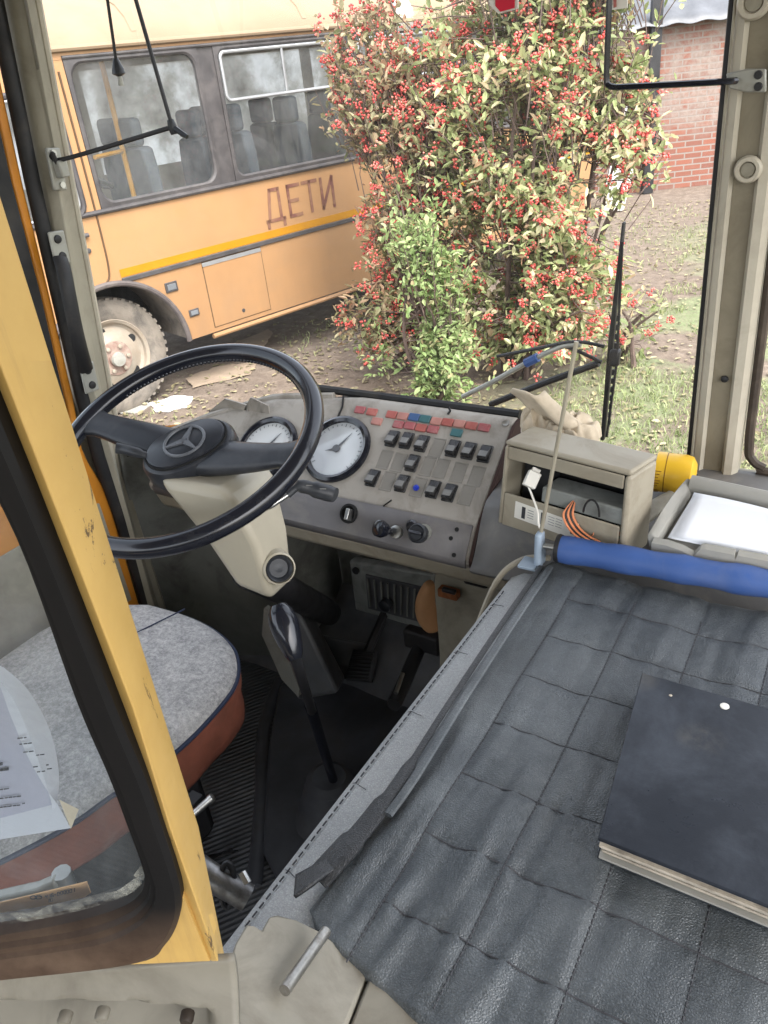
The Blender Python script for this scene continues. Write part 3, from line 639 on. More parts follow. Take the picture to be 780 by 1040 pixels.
flat('paper_scrap', 'greyish paper scrap on the soil just left of the white one', 'paper', [(118, 408), (140, 402), (156, 412), (140, 420), (122, 420)], 'tray')
MT['litter'] = leafmat('fallen_leaf', [(0, (.09, .065, .04)), (.5, (.17, .125, .075)), (.8, (.28, .22, .13)), (1, (.15, .15, .075))], .1)
lt = MB(); random.seed(3)
for k in range(4800):
    y = 3.2+9.5*random.random()**1.5; x = random.uniform(-5.2, -.2)*1.0+(.12*(y-4) if random.random() < .5 else 0)
    leaf(lt, V((x, y, gheight(x, y)+.012)), V((random.uniform(-1, 1), random.uniform(-1, 1), .1)), V((0, 0, 1))+rv()*.4, random.uniform(.025, .07), random.uniform(.015, .04))
tag(lt.build('fallen_leaves', 'litter', smooth=False, fix=False), 'dry fallen leaves scattered over the yard soil', 'leaves', kind='stuff')
MT['grass'] = leafmat('short_grass', [(0, (.09, .15, .045)), (.6, (.18, .25, .085)), (1, (.34, .36, .18))], .2)
gs = MB(); k = 0
while k < 38000:
    y = 2.8+9.5*random.random()**1.3; x = random.uniform(-4.8, 2.5)
    pat = noise.noise(V((x*.55, y*.55, 3)))+.6*noise.noise(V((x*2.2, y*2.2, 9)))
    near = smoothstep(7.5, 4.5, y)*smoothstep(-2.2, -1.2, x)
    if pat+near*.7 < .12 or random.random() > .12+smoothstep(-2.4, -1.2, x): k += .12; continue
    k += 1
    p = V((x, y, gheight(x, y)-.005)); h_ = random.uniform(.03, .085); d = V((random.uniform(-.6, .6), random.uniform(-.6, .6), 1)).normalized()*h_; s_ = V((random.uniform(-1, 1), random.uniform(-1, 1), 0)).normalized()*.0045
    gs.add([p-s_, p+s_, p+d*.6+s_*.6, p+d*.6-s_*.6, p+d+V((d.x*.5, d.y*.5, -.2*h_))], [(0, 1, 2, 3), (3, 2, 4)])
tag(gs.build('grass', 'grass', smooth=False, fix=False), 'short green grass patches in front of the bus', 'grass', kind='stuff')
# ---- wipers outside the glass
wp = thing('windscreen_wiper', 'black wiper blade standing upright outside the windscreen on thin pantograph arms', 'wiper', ony(612, 445, 1.34))
w0, w1 = ony(612.5, 448, 1.335), ony(632, 226, 1.335)
wdv = (w1-w0).normalized(); wxv = V((1, 0, 0))
MB().prism([w0-wxv*.006, w0+wxv*.001, w0.lerp(w1, .5)+wxv*.002, w1+wxv*.003, w1-wxv*.001, w0.lerp(w1, .5)-wxv*.007], (0, .012, 0)).build('blade', 'rubber', wp, bevel=.002)
for k in range(13):
    c_ = w0.lerp(w1, .10+.5*k/12); MB().box(c_+wxv*.008, (.005, .006, .010), wxv, V((0, 1, 0)), wdv).build('blade_link', 'dark_metal', wp)
MB().tube([w0+wxv*.006+wdv*.01, w0.lerp(w1, .4)+wxv*.012, w1-wdv*.03+wxv*.003], .0024, 6).build('spine', 'dark_metal', wp)
MB().box(w0.lerp(w1, .42)+wxv*.008, (.018, .016, .03), wxv, V((0, 1, 0)), wdv).build('blade_joint', 'dark_metal', wp, bevel=.004)
ar = lambda pts, r_, m_, nm: MB().tube(spline([ony(a, b, 1.36) for a, b in pts], 4), r_, 8).build(nm, m_, wp)
ar([(505, 362), (545, 354), (584, 347), (614, 352)], .0035, 'dark_metal', 'arm_rod')
ar([(470, 403), (500, 388), (538, 367), (570, 352), (590, 350)], .0052, 'grey_metal', 'arm')
ar([(566, 349), (588, 357), (611, 368)], .0035, 'dark_metal', 'arm_link')
ar([(498, 411), (545, 392), (580, 379), (608, 369)], .0065, 'rubber', 'arm_lower')
MB().tube([ony(534, 369, 1.358), ony(546, 363, 1.358)], .009, 8).build('arm_clip', 'blue_fabric', wp)

# ================================================================== the cab
# floor: ribbed rubber mat over the cab floor
fl = MB().grid(lambda u, v: V((-1.3+2.6*u, -1.2+2.7*v, 0)), 2, 2)
t = NT('cab_floor_rubber')
w = t.n.new('ShaderNodeTexWave'); w.inputs['Scale'].default_value = 26; w.inputs['Distortion'].default_value = .3
t.l.new(t.mapping((1, 1, 1), (0, 0, rad(35))), w.inputs['Vector'])
c = t.ramp(t.noise(5, 9, .7, .6), [(.35, (.045, .048, .053)), (.6, (.08, .084, .09)), (.8, (.15, .142, .13))])
t.set(Base_Color=c, Roughness=t.ramp(t.noise(7, 6), [(.3, .35), (.7, .62)]))
t.bump(w.outputs['Fac'], .5, .004)
MT['floor'] = t.m
tag(fl.build('floor', 'floor'), kind='structure')
# seam strips and a raised tunnel edge on the floor
r = thing('floor_trim_strip', 'long black rubber ridge running along the cab floor beside the gear lever', 'floor trim', (-.78, .9, 0))
pts = spline([onz(285, 690, .006), onz(268, 740, .006), onz(266, 800, .006), onz(262, 860, .006), onz(258, 900, .006)], 6)
MB().tube(pts, .016, 8, flat=.5).build('ridge', 'mat', r)
r = thing('tunnel_panel', 'raised smooth black floor panel around the gear lever gaiter', 'floor panel', (-.62, .95, 0))
po = [onz(285, 700, 0), onz(300, 690, 0), onz(420, 690, 0), V((-.3, 1.1, 0)), V((-.3, .5, 0)), onz(268, 870, 0), onz(274, 760, 0)]
MB().prism(po, (0, 0, .02)).build('panel', 'mat', r, bevel=.008)

# ---------------------------------------------------------------- dashboard
DX1, DX0 = -.36, -1.17
DP = V((DX1, 1.09, .677)); DN = V((0, -.613, .79)); DU = V((1, 0, 0)); DS = V((0, .79, .613))
def D(px, py, off=0.0): return onpl(px, py, DP, DN) + DN*off
dash = thing('dashboard', 'grey plastic instrument panel with gauges, warning lamps and rows of black rocker switches', 'dashboard', (-.75, 1.15, .5))
prof = [(1.062, .588), (1.045, .606), (1.043, .62), (1.062, .645), (1.080, .668), (1.092, .6795), (1.238, .7925), (1.250, .800), (1.262, .802), (1.285, .79), (1.285, .60), (1.12, .588)]
xs = [DX0+(DX1-DX0)*k/40 for k in range(41)]
PLAN = [(-1.29, 1.105), (-1.20, 1.165), (-1.08, 1.222), (-.92, 1.27), (-.7, 1.297), (-.4, 1.308), (-.05, 1.31), (1.3, 1.31)]
def plan_y(x):
    for (xa, ya), (xb, yb) in zip(PLAN[:-1], PLAN[1:]):
        if xa <= x <= xb: return ya+(yb-ya)*(x-xa)/(xb-xa)
    return PLAN[0][1]
def dk(x): return 1+min(0, plan_y(x)-1.297-.02*smoothstep(-.9, -1.15, x))/.2
def dprof(x):
    k = dk(x); return [V((x, 1.08+(y-1.08)*k if y > 1.08 else y, .668+(z-.668)*k if z > .668 else z)) for y, z in prof]
MB().loft([dprof(x) for x in xs]).build('panel_shell', 'dash', dash, ang=50, bevel=.004)
# darker lower lip skin (a moulding over the fold)
lip = [(1.0405, .604), (1.0385, .62), (1.058, .6475), (1.0765, .671)]
MB().loft([[V((x, y, z)) for y, z in lip] for x in (DX0+.02, -.9, -.7, -.55, DX1-.006)], closed=False).build('lower_lip', 'dash_dark', dash, solid=-.003)
MB().loft([[V((x, y, z)) for y, z in [(1.058, .584), (1.041, .604), (1.039, .62), (1.058, .647), (1.077, .671), (1.090, .6825), (1.236, .7955), (1.262, .80), (1.262, .584)]] for x in (DX1+.0005, DX1+.0065)]).build('end_gap', 'gap_brown', dash)
# rim along the windscreen
MB().tube([V((x, 1.276, .802)) for x in (-.88, -.8, -.6, DX1)], .009, 8).build('rim', 'rubber', dash)
# gap seams
for a, b in (((349, 402), (343, 425)), ((456, 414), (455, 421))):
    MB().tube([D(*a, .001), D((a[0]+b[0])/2+2, (a[1]+b[1])/2, .001), D(*b, .001)], .0022, 6).build('crack', 'darkbox', dash)
MB().tube([D(398, 508, .001), D(390, 514, .001), D(388, 520, .001)], .0016, 6).build('crack', 'darkbox', dash)
# torn shroud pieces round the left gauge
sh = MB()
for (a, b, c2) in (((212, 418), (252, 412), (228, 405)), ((248, 416), (266, 412), (254, 404)), ((262, 409), (272, 412), (255, 404))):
    A, B, Cc = ony(*a, 1.20), ony(*b, 1.20), ony(*c2, 1.20)
    sh.prism([A-V((0, 0, .03)), B-V((0, 0, .03)), B, Cc, A], (0, .004, 0))
sh.build('torn_shroud', 'dash', dash)
def arc_rim(): 
    return [V((x, 1.08+(1.268-1.08)*dk(x), .668+(.803-.668)*dk(x))) for x in [-1.165+.03*k for k in range(14)]]
MB().tube(arc_rim(), .008, 8).build('shroud_rim', 'dash', dash)
# gauges
def gauge(c, R, name='gauge'):
    g = MB().lathe([(R, -.004), (R+.004, .004), (R+.002, .010), (R-.004, .013), (R-.010, .010), (R-.011, .004)], c, DN, 48, cap=False).build('gauge_bezel', 'black_gloss', dash)
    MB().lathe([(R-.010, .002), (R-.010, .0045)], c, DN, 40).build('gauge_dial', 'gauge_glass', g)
    n = MB()
    for a, l in ((rad(60), .62), (rad(200), .35)):
        d = DU*math.cos(a)+DS*math.sin(a); pp = c+DN*.0062
        n.prism([pp-DN.cross(d)*.003, pp+d*R*l, pp+DN.cross(d)*.003], DN*.001)
    n.lathe([(.008, .004), (.008, .009)], c, DN, 14)
    n.build('gauge_needle', 'badge', g)
    tk = MB()
    for k in range(25):
        a = rad(-40+k*260/24); d = DU*math.cos(a)+DS*math.sin(a)
        tk.box(c+DN*.005+d*(R-.017), (.007 if k % 4 == 0 else .004, .0014, .0006), d, DN.cross(d), DN)
    tk.build('dial_marks', 'gauge_face', g)
    return g
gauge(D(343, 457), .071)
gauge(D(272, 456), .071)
# warning lamps
def frame_at(px, py, off=0): return D(px, py, off)
U2 = (D(480, 432)-D(360, 410)); U2 = V((U2.x, 0, 0)).normalized()
lamp_px = [(366, 416.5, 'red_lamp'), (378, 419, 'red_lamp'), (383, 428.5, 'red_lamp'), (398, 421.5, 'red_lamp'), (409.5, 423, 'red_lamp'), (421, 424, 'blue_lamp'),
           (432, 426, 'green_lamp'), (443.5, 428, 'red_lamp'), (455, 429.5, 'red_lamp'), (467, 431, 'red_lamp'), (479, 433, 'red_lamp'), (492, 434.5, 'red_lamp'),
           (405, 431.5, 'red_lamp'), (416.5, 433, 'red_lamp'), (428, 435, 'red_lamp'), (440, 436.5, 'red_lamp'), (464, 440, 'green_lamp')]
lm0 = None
for px, py, m in lamp_px:
    p = D(px, py, .0015)
    if m == 'red_lamp': m = random.choice(['red_lamp', 'red_lamp', 'red_lamp_faded', 'red_lamp_dusty'])
    MB().box(p+DS*random.uniform(-.0006, .0006), (.0235, .0160, .005+random.uniform(-.0006, .0006)), DU, DS, DN).build('warning_lamp', m, dash, bevel=.0012, seg=1)
# rocker switches and blank recesses
sw_px = [(399, 446), (413.5, 448), (429, 451), (460.5, 456), (476.5, 458.5), (493, 461.5), (419.5, 471), (379, 486), (409, 491.5), (440.5, 497.5), (457, 501)]
blank_px = [(444, 455), (391, 467), (405, 470), (434, 474), (448, 476), (466, 480), (484, 484), (394, 489), (425, 495), (474, 503)]
def recess(p):
    a, b = .0125, .019
    ring = lambda k, o: [p+DU*(sx*a*k)+DS*(sy*b*k)+DN*o for sx, sy in ((-1, -1), (1, -1), (1, 1), (-1, 1))]
    m = MB().loft([ring(1.08, .0003), ring(1.06, .0014), ring(.99, .0016), ring(.9, .0006)], caps=False)
    m.add([p+DU*(sx*a*.9)+DS*(sy*b*.9)+DN*.0008 for sx, sy in ((-1, -1), (1, -1), (1, 1), (-1, 1))], [(0, 1, 2, 3)])
    return m
for px, py in blank_px:
    recess(D(px, py)).build('switch_blank', 'recess', dash, ang=20)
for px, py in sw_px:
    p = D(px, py)
    fr = MB().box(p+DN*.002, (.0245, .036, .005), DU, DS, DN).build('switch', 'switch', dash, bevel=.0025)
    # rocker: pressed at the bottom, raised upper half with a paler cap
    a, b = .0095, .0148
    pr = [(-b, .003), (b, .003), (b, .0065), (b*.2, .0105), (-b*.75, .0140), (-b, .0130)]
    MB().prism([p-DU*a+DS*y+DN*z for y, z in pr], DU*(2*a)).build('rocker', 'switch', fr, bevel=.0014)
    MB().prism([p-DU*(a*.86)+DS*y+DN*z for y, z in [(-b*.70, .0139), (b*.15, .0110), (b*.15, .0113), (-b*.70, .0143)]], DU*(2*a*.86)).build('rocker_cap', 'switch_lt', fr)
MB().lathe([(.0001, .002), (.006, .0035), (.006, .006), (.003, .008)], D(423.5, 496.5), DN, 12).build('indicator_spot', 'blue_spot', dash)
for q in ((514, 430),):
    MB().lathe([(.0065, .001), (.0065, .003), (.003, .0025)], D(*q), DN, 12).build('screw', 'steel', dash)
# lip fittings
LP = V((DX1, 1.0385, .62)); LN = V((0, -.80, .60)).normalized(); LS = V((0, .6, .8)).normalized()
def L(px, py, off=0.0): return onpl(px, py, LP, LN)+LN*off
ig = MB().lathe([(.019, 0), (.019, .005), (.015, .006), (.012, -.002)], L(356, 522, .004), LN, 24).build('ignition_lock', 'darkbox', dash)
MB().box(L(359, 524, .018), (.008, .022, .016), DU, LS, LN).build('key', 'steel', ig, bevel=.001)
MB().lathe([(.012, 0), (.012, .012), (.008, .013)], L(405, 541, .002), LN, 20).build('knob_socket', 'steel', dash)
kb = MB().lathe([(.006, 0), (.006, .022), (.013, .026), (.0165, .036), (.0155, .044), (.012, .046)], L(402, 541, .002), (LN+V((-.35, 0, 0))).normalized(), 24).build('pull_knob', 'black_gloss', dash)
MB().lathe([(.015, 0), (.015, .008), (.011, .009)], L(432, 541, .002), LN, 20).build('knob_socket', 'grey_metal', dash)
kb = MB().lathe([(.008, 0), (.008, .022), (.017, .024), (.018, .036), (.015, .040), (.012, .037)], L(433, 544, .002), LN, 24).build('rotary_knob', 'black_soft', dash)
MB().box(L(433, 544, .045), (.026, .006, .010), DU, LS, LN).build('knob_grip', 'black_gloss', kb, bevel=.002)
MB().lathe([(.010, 0), (.012, .010), (.008, .014)], L(421, 535, .002), LN, 16).build('push_button', 'black_gloss', dash)
for q in ((465, 538), (459, 547), (462, 564)):
    MB().lathe([(.004, .001), (.004, .003), (.002, .003)], L(*q, .002), LN, 10).build('screw_hole', 'darkbox', dash)
# beam below the dash, right upright bracket, bulkhead, heater
beam = thing('dash_beam', 'beige painted cross beam and upright under the grey dashboard', 'dash support', (-.75, 1.2, 0))
MB().loft([[V((x, y, z)) for y, z in ((1.07, .585), (1.085, .535), (1.14, .52), (1.30, .52), (1.30, .585))] for x in (-1.2, -.9, -.6, -.30)]).build('beam', 'beige', beam, bevel=.012)
def UP(px, py, Y=1.16): return ony(px, py, Y)
po = [UP(441, 584), UP(441, 600), UP(446, 665), UP(446, 745), UP(560, 700), UP(560, 580), UP(478, 574)]
MB().prism(po, (0, .03, 0)).build('upright', 'beige_dk', beam, bevel=.004)
MB().box(ony(483, 586, 1.150), (.052, .012, .042)).build('slot', 'darkbox', beam, bevel=.010)
MB().box(ony(494, 578, 1.145), (.09, .012, .010)).build('rusty_edge', 'rust', beam)
MB().box(ony(456, 602, 1.145), (.044, .02, .020)).build('fuse_clip', 'rust', beam, bevel=.003)
MB().box(ony(456, 600, 1.132), (.030, .01, .009)).build('fuse_holder', 'dark_metal', beam, bevel=.002)
plan0 = [(-1.29, 1.09), (-1.29, 1.105), (-1.20, 1.165), (-1.08, 1.222), (-.98, 1.25), (-.97, 1.42)]
bk = thing('footwell_bulkhead', 'dark front wall of the footwell below the dashboard', 'bulkhead', (-.75, 1.42, 0))
MB().box((-.7, 1.44, .28), (1.3, .03, .64)).build('wall', 'bulkhead', bk)
MB().loft([[V((x+(.148*(min(z, .66)-.8) if x < -1.1 else 0), y+o_, z)) for (x, y) in plan0] for z, o_ in ((.0, .0), (.3, .0), (.655, .0))], closed=False).build('side_wall', 'bulkhead', bk, solid=.01)
# sloping toe board and crumpled rubber flaps
MB().grid(lambda u, v: V((-1.25+1.0*u, 1.18+.24*v, .005+.16*v+.012*noise.noise(V((u*6, v*3, 1))))), 20, 8).build('toe_board', 'toe', bk)
hp = thing('heater', 'grey heater panel with black slatted grille low in the footwell', 'heater', (-.75, 1.36, .1))
H = lambda px, py: ony(px, py, 1.37)
MB().prism([H(354, 570), H(440, 584), H(436, 655), H(362, 630)], (0, .03, 0)).build('panel', 'heater', hp, bevel=.006)
Hc, Hx, Hz = H(402, 605), (H(430, 611)-H(375, 596)), None
MB().prism([ony(371, 584, 1.365), ony(430, 597, 1.365), ony(427, 632, 1.365), ony(374, 618, 1.365)], (0, .006, 0)).build('grille', 'toe', hp)
for k in range(9):
    u = k/8; a = ony(373+55*u, 588+12*u, 1.358); b = ony(376+50*u, 616+13*u, 1.358)
    MB().tube([a, b], .003, 6).build('slat', 'bulkhead', hp)
MB().lathe([(.004, 0), (.017, .004), (.017, .02), (.011, .024)], ony(394, 612, 1.358), (0, -1, 0), 16).build('grille_knob', 'black_soft', hp)
for q in ((362, 579), (365, 628)):
    MB().lathe([(.010, 0), (.010, .006), (.004, .006)], ony(*q, 1.368), (0, -1, 0), 12).build('bolt', 'dark_metal', hp)
pou = MB()
pp = [(437, 590, .012), (434, 600, .022), (431, 612, .028), (433, 624, .030), (438, 634, .026), (444, 642, .016)]
pou.tube([ony(a, b, 1.21) for a, b, r_ in pp], [r_ for a, b, r_ in pp], 14, flat=.8)
solo(pou.build('leather_pouch', 'tan', sub=1), 'tan leather pouch hanging beside the heater under the dashboard', 'pouch')
# pedals
ped = thing('accelerator_pedal', 'black ribbed accelerator pedal on the footwell floor', 'pedal', (-.81, 1.24, 0))
pa, pb, pc, pd = [onz(*q, z) for q, z in (((349, 690), .045), ((377, 693), .045), ((383, 662), .12), ((358, 659), .12))]
MB().hexa([p-V((0, -.008, .01)) for p in (pa, pb, pc, pd)]+[pa, pb, pc, pd]).build('pad', 'rubber', ped, bevel=.004)
for k in range(8):
    u = (k+.6)/8.2
    MB().tube([pa.lerp(pd, u)+V((.008, -.003, .003)), pb.lerp(pc, u)+V((-.008, -.003, .003))], .0035, 6).build('rib', 'rubber', ped)
MB().tube([onz(371, 668, .08), V((-.80, 1.38, .14))], .012, 8).build('arm', 'dark_metal', ped)
ped = thing('brake_pedal', 'dark pedal arm half hidden by the engine cover in the footwell', 'pedal', (-.6, 1.2, 0))
MB().tube([ony(428, 652, 1.2), ony(412, 690, 1.1), ony(400, 716, 1.02)], .016, 10).build('arm', 'dark_metal', ped)
MB().tube([ony(409, 684, 1.085), ony(402, 704, 1.035)], .005, 8).build('wear_strip', 'steel', ped)
MB().box(ony(430, 650, 1.19), (.09, .03, .05)).build('pad', 'rubber', ped, bevel=.006)
# crumpled rubber flap
fl_ = MB().grid(lambda u, v: onz(300+90*u+20*v, 640+18*u+34*v-8*u*v, .10-.07*v+.012*math.sin(u*5)), 16, 8)
solo(fl_.build('rubber_flap', 'toe', solid=.006), 'crumpled black rubber flap under the heater in the footwell', 'mat')
# column floor housing
ch = thing('column_base_cover', 'grey tapered plastic cover standing on the floor behind the gear lever', 'cover', (-.9, 1.1, 0))
Q = lambda a, b, Y: ony(a, b, Y)
MB().hexa([Q(302, 712, 1.02), Q(345, 704, 1.05), Q(352, 690, 1.22), Q(318, 690, 1.22),
           Q(266, 624, 1.06), Q(300, 612, 1.08), Q(312, 612, 1.2), Q(280, 612, 1.2)]).build('cover', 'toe', ch, bevel=.012)
MB().prism([Q(268, 618, 1.045), Q(266, 645, 1.04), Q(286, 690, 1.02), Q(303, 708, 1.012), Q(304, 700, 1.012), Q(287, 655, 1.03), Q(274, 622, 1.04)], (0, .015, 0)).build('edge', 'grey_metal', ch)

# ---------------------------------------------------------------- steering wheel + column
WC = V((-.740, .806, .900)); wt, wy = rad(20.5), rad(10)
WN = V((math.sin(wt)*math.sin(wy), -math.sin(wt)*math.cos(wy), math.cos(wt))).normalized()
WX = V((1, 0, 0)); WX = (WX-WN*WX.dot(WN)).normalized(); WY = WN.cross(WX)
def W(x, y, z=0): return WC+WX*x+WY*y+WN*z
sw = thing('steering_wheel', 'large black glossy two spoke steering wheel with a round three pointed emblem', 'steering wheel', W(0, 0, -.08))
R = .2195
MB().tube([W(R*math.cos(a), R*math.sin(a)) for a in [2*math.pi*k/96 for k in range(96)]], [.0157]*96, 16, closed=True, up=WN).build('rim', 'black_gloss', sw)
gr = MB()   # finger grips on the inner rear of the rim
for k in range(70):
    a = rad(20+140*k/69)
    gr.lathe([(.0001, -.0042), (.0035, -.002), (.0042, 0), (.0035, .002), (.0001, .0042)], W((R-.0128)*math.cos(a), (R-.0128)*math.sin(a), -.006), W(math.cos(a+1.57), math.sin(a+1.57))-WC, 8)
gr.build('finger_grips', 'black_gloss', sw)
# hub: rounded drop shape; spokes to both sides (slightly raised toward the far side)
ROT = rad(14)
def WR(x, y, z=0):
    return W(x*math.cos(ROT)-y*math.sin(ROT), x*math.sin(ROT)+y*math.cos(ROT), z)
def spoke(sgn, a2):
    rings = []
    for k in range(13):
        u = k/12; r_ = .035+(R-.035)*u
        ang = (0 if sgn > 0 else math.pi)+a2*u
        wd = .037*(1-u)+.021*u+.012*smoothstep(.8, 1, u)
        th = .017*(1-u)+.008*u
        zc = -.030*(1-u)+.0*u
        cx, cy = r_*math.cos(ang), r_*math.sin(ang)
        tx, ty = -math.sin(ang), math.cos(ang)
        ring = []
        for j in range(12):
            b = 2*math.pi*j/12
            sx = math.copysign(abs(math.cos(b))**.6, math.cos(b)); sz = math.copysign(abs(math.sin(b))**.7, math.sin(b))
            ring.append(W(cx+tx*wd*sx, cy+ty*wd*sx, zc+th*sz))
        rings.append(ring)
    return MB().loft(rings)
spoke(1, rad(8)).build('spoke', 'hub', sw, ang=60)
spoke(-1, rad(2)).build('spoke', 'hub', sw, ang=60)
def hubring(k, z, n=40):
    out = []
    for i in range(n):
        a = 2*math.pi*i/n
        r_ = .062*(1+.20*math.cos(2*(a-rad(38))))
        out.append(WR(r_*k*math.cos(a), r_*k*math.sin(a)*.95, z))
    return out
hub = MB().loft([hubring(.72, -.085), hubring(.95, -.07), hubring(1.10, -.045), hubring(1.10, -.02), hubring(1.02, -.010)]).build('hub', 'hub', sw, bevel=.004)
MB().loft([hubring(.97, -.012), hubring(.97, -.0075)]).build('hub_groove', 'darkbox', hub)
MB().loft([hubring(.92, -.012), hubring(.92, -.004), hubring(.86, -.002)]).build('hub_pad', 'hub', hub)
# emblem: ring with three arms
MB().tube([WR(.034*math.cos(a), .034*math.sin(a), -.001) for a in [2*math.pi*k/40 for k in range(40)]], .0026, 8, closed=True).build('emblem_ring', 'badge', hub)
for a in (90, 210, 330):
    d = V((math.cos(rad(a)), math.sin(rad(a))))
    e = V((-d.y, d.x))
    p_ = [(-e*.006), d*.033-e*.0015, d*.033+e*.0015, e*.006]
    MB().prism([WR(q.x, q.y, -.002) for q in p_], WN*.003).build('emblem_arm', 'badge', hub)
MB().lathe([(.045, -.12), (.045, -.08), (.05, -.072)], WC, WN, 28).build('hub_base', 'black_soft', hub)

col = thing('steering_column', 'cream plastic steering column cowl below the wheel with black stalks', 'steering column', (-.68, .85, .5))
# cowl: loft of quads from under the hub to the lower end
def ringpx(corners): return [at(a, b, d) for a, b, d in corners]
r0 = ringpx([(158, 486, 1.27), (224, 498, 1.22), (272, 470, 1.33), (205, 460, 1.40)])
r1 = ringpx([(166, 498, 1.27), (238, 512, 1.215), (280, 482, 1.33), (212, 478, 1.40)])
r2 = ringpx([(205, 545, 1.30), (262, 556, 1.25), (293, 535, 1.36), (240, 530, 1.42)])
r3 = ringpx([(240, 596, 1.33), (276, 612, 1.29), (299, 590, 1.36), (262, 575, 1.42)])
MB().loft([r0, r1, r2, r3]).build('cowl', 'cowl', col, bevel=.014, seg=4)
MB().tube([W(0, 0, -.07), W(0, 0, -.16)], .05, 20).build('neck', 'black_soft', col)
MB().tube([at(252, 580, 1.40), V((-.84, 1.2, .25))], .032, 14).build('shaft_tube', 'dark_metal', col)
pc0 = at(283, 577, 1.285); ax = (EYE-pc0).normalized()*.55+V((.6, -.25, .1)); ax.normalize()
plug = MB().lathe([(.030, -.05), (.028, -.012), (.0265, .006), (.0235, .009), (.0225, .000)], pc0, ax, 28, cap=False).build('lock_socket', 'cowl', col)
MB().lathe([(.0225, .0), (.0215, .007), (.017, .004), (.015, -.001), (.0001, .001)], pc0, ax, 28).build('lock_face', 'black_soft', plug)
# right stalk
st = [at(248, 517, 1.26), at(270, 516, 1.25), at(284, 508, 1.25), at(300, 497, 1.26)]
MB().tube(spline(st, 5), .0042, 10).build('stalk_stem', 'steel', col)
sp = [at(292, 503, 1.255), at(304, 494, 1.26), at(320, 497, 1.265), at(337, 502, 1.27), at(340, 503, 1.27)]
stk = MB().tube(spline(sp, 4), [.006]*4+[.011]*4+[.0135]*4+[.0125]*4+[.009], 12).build('stalk', 'black_soft', col)
for q, s_ in (((314, 493), 1), ((328, 496.5), -1)):
    p = at(*q, 1.2487)
    MB().tube([p-RGT*.005, p+RGT*.005], .0009, 6).build('stalk_mark', 'switch_lt', stk)
# left stalk
sp = [at(160, 466, 1.30), at(140, 460, 1.30), at(124, 456, 1.31), at(118, 455, 1.31)]
MB().tube(spline(sp, 4), [.006]*4+[.0085]*5+[.009]*4, 12).build('stalk', 'black_soft', col)
# indicator sheath hanging behind
# ---------------------------------------------------------------- gear lever
gl = thing('gear_lever', 'black gear lever with shiny pear shaped knob and ribbed rubber gaiter', 'gear lever', (-.6, .86, 0))
kt, kbm, lb = at(283, 617, 1.23), at(300, 668, 1.215), onz(340, 797, .12)
dr = (kbm-kt).normalized(); kl = (kbm-kt).length
MB().lathe([(.0001, -.006), (.012, -.004), (.0185, .005), (.0225, .020), (.0225, .034), (.0190, .055), (.0145, .075), (.0115, kl), (.010, kl+.003)], kt, dr, 28).build('knob', 'black_gloss', gl)
mid = kbm.lerp(lb, .35)
MB().tube([kbm-dr*.01, mid], [.0095, .0080], 12).build('upper_rod', 'dark_metal', gl)
MB().tube([mid-dr*.01, lb, lb+(lb-mid)*.3], [.0100, .0092, .0092], 12).build('rod', 'black_gloss', gl)
bp = onz(336, 820, .05)
gp = []
for k in range(15): gp.append((.076-.0030*k+(.012 if k % 2 else 0), -.05+.012*k))
MB().lathe(gp, bp-V((0, 0, .02)), (0.1, 0, 1), 30).build('gaiter', 'mat', gl, ang=15)

# ---------------------------------------------------------------- driver's seat
seat = thing('driver_seat', 'driver seat with grey fleecy cushion top, blue piping and rust red sides', 'seat', (-.9, .55, 0))
ZS = .47
pxs = [(150, 612), (185, 622), (212, 634), (232, 650), (239.5, 666), (238, 688), (222, 712), (188, 748), (150, 778), (110, 803), (75, 828), (30, 853), (-25, 880)]
cont = [onz(a, b, ZS) for a, b in pxs]
cont = spline(cont, 4)
back = [V((-.88, .20, ZS)), V((-1.0, .17, ZS)), V((-1.13, .20, ZS)), V((-1.16, .35, ZS)), V((-1.16, .68, ZS)), V((-1.13, .79, ZS))]
ol = cont+back
cen = sum(ol, V((0, 0, 0)))/len(ol)
def ringS(k, z): return [V((cen.x+(p.x-cen.x)*k, cen.y+(p.y-cen.y)*k, z)) for p in ol]
m = MB(); rings = [ringS(1.0, ZS-.012), ringS(.985, ZS-.002), ringS(.93, ZS+.008), ringS(.8, ZS+.014), ringS(.6, ZS+.017), ringS(.4, ZS+.018), ringS(.2, ZS+.018), ringS(.02, ZS+.018)]
m.loft(rings, caps=True); m.build('cushion_top', 'heather', seat, ang=80)
MB().tube(ringS(1.004, ZS-.013), .0045, 8, closed=True).build('piping', 'piping', seat)
def wob(k, z, amp):
    out = []
    for i, p in enumerate(ringS(k, z)):
        d = V((p.x-cen.x, p.y-cen.y, 0)).normalized(); out.append(p+d*amp*noise.noise(p*14))
    return out
MB().loft([wob(.90, ZS-.115, .006), wob(.975, ZS-.10, .012), wob(1.012, ZS-.078, .012), wob(.985, ZS-.056, .006), wob(1.008, ZS-.034, .006), wob(.998, ZS-.014, .002)]).build('cushion_side', 'maroon', seat, ang=80)
MB().tube([onz(127, 650, ZS+.012).lerp(onz(188, 620, ZS+.016), k/10)+V((0, 0, .0035)) for k in range(11)], .0016, 6).build('top_seam', 'piping', seat)
MB().box((-.98, .55, .16), (.30, .34, .30)).build('pedestal', 'dark_metal', seat, bevel=.02)
MB().loft([[V((x, y, z)) for x, y in ((-1.16, .14), (-.84, .12), (-.83, .06), (-1.16, .06))] for z in (.5, .62, .82)]).build('backrest', 'heather', seat, bevel=.03)
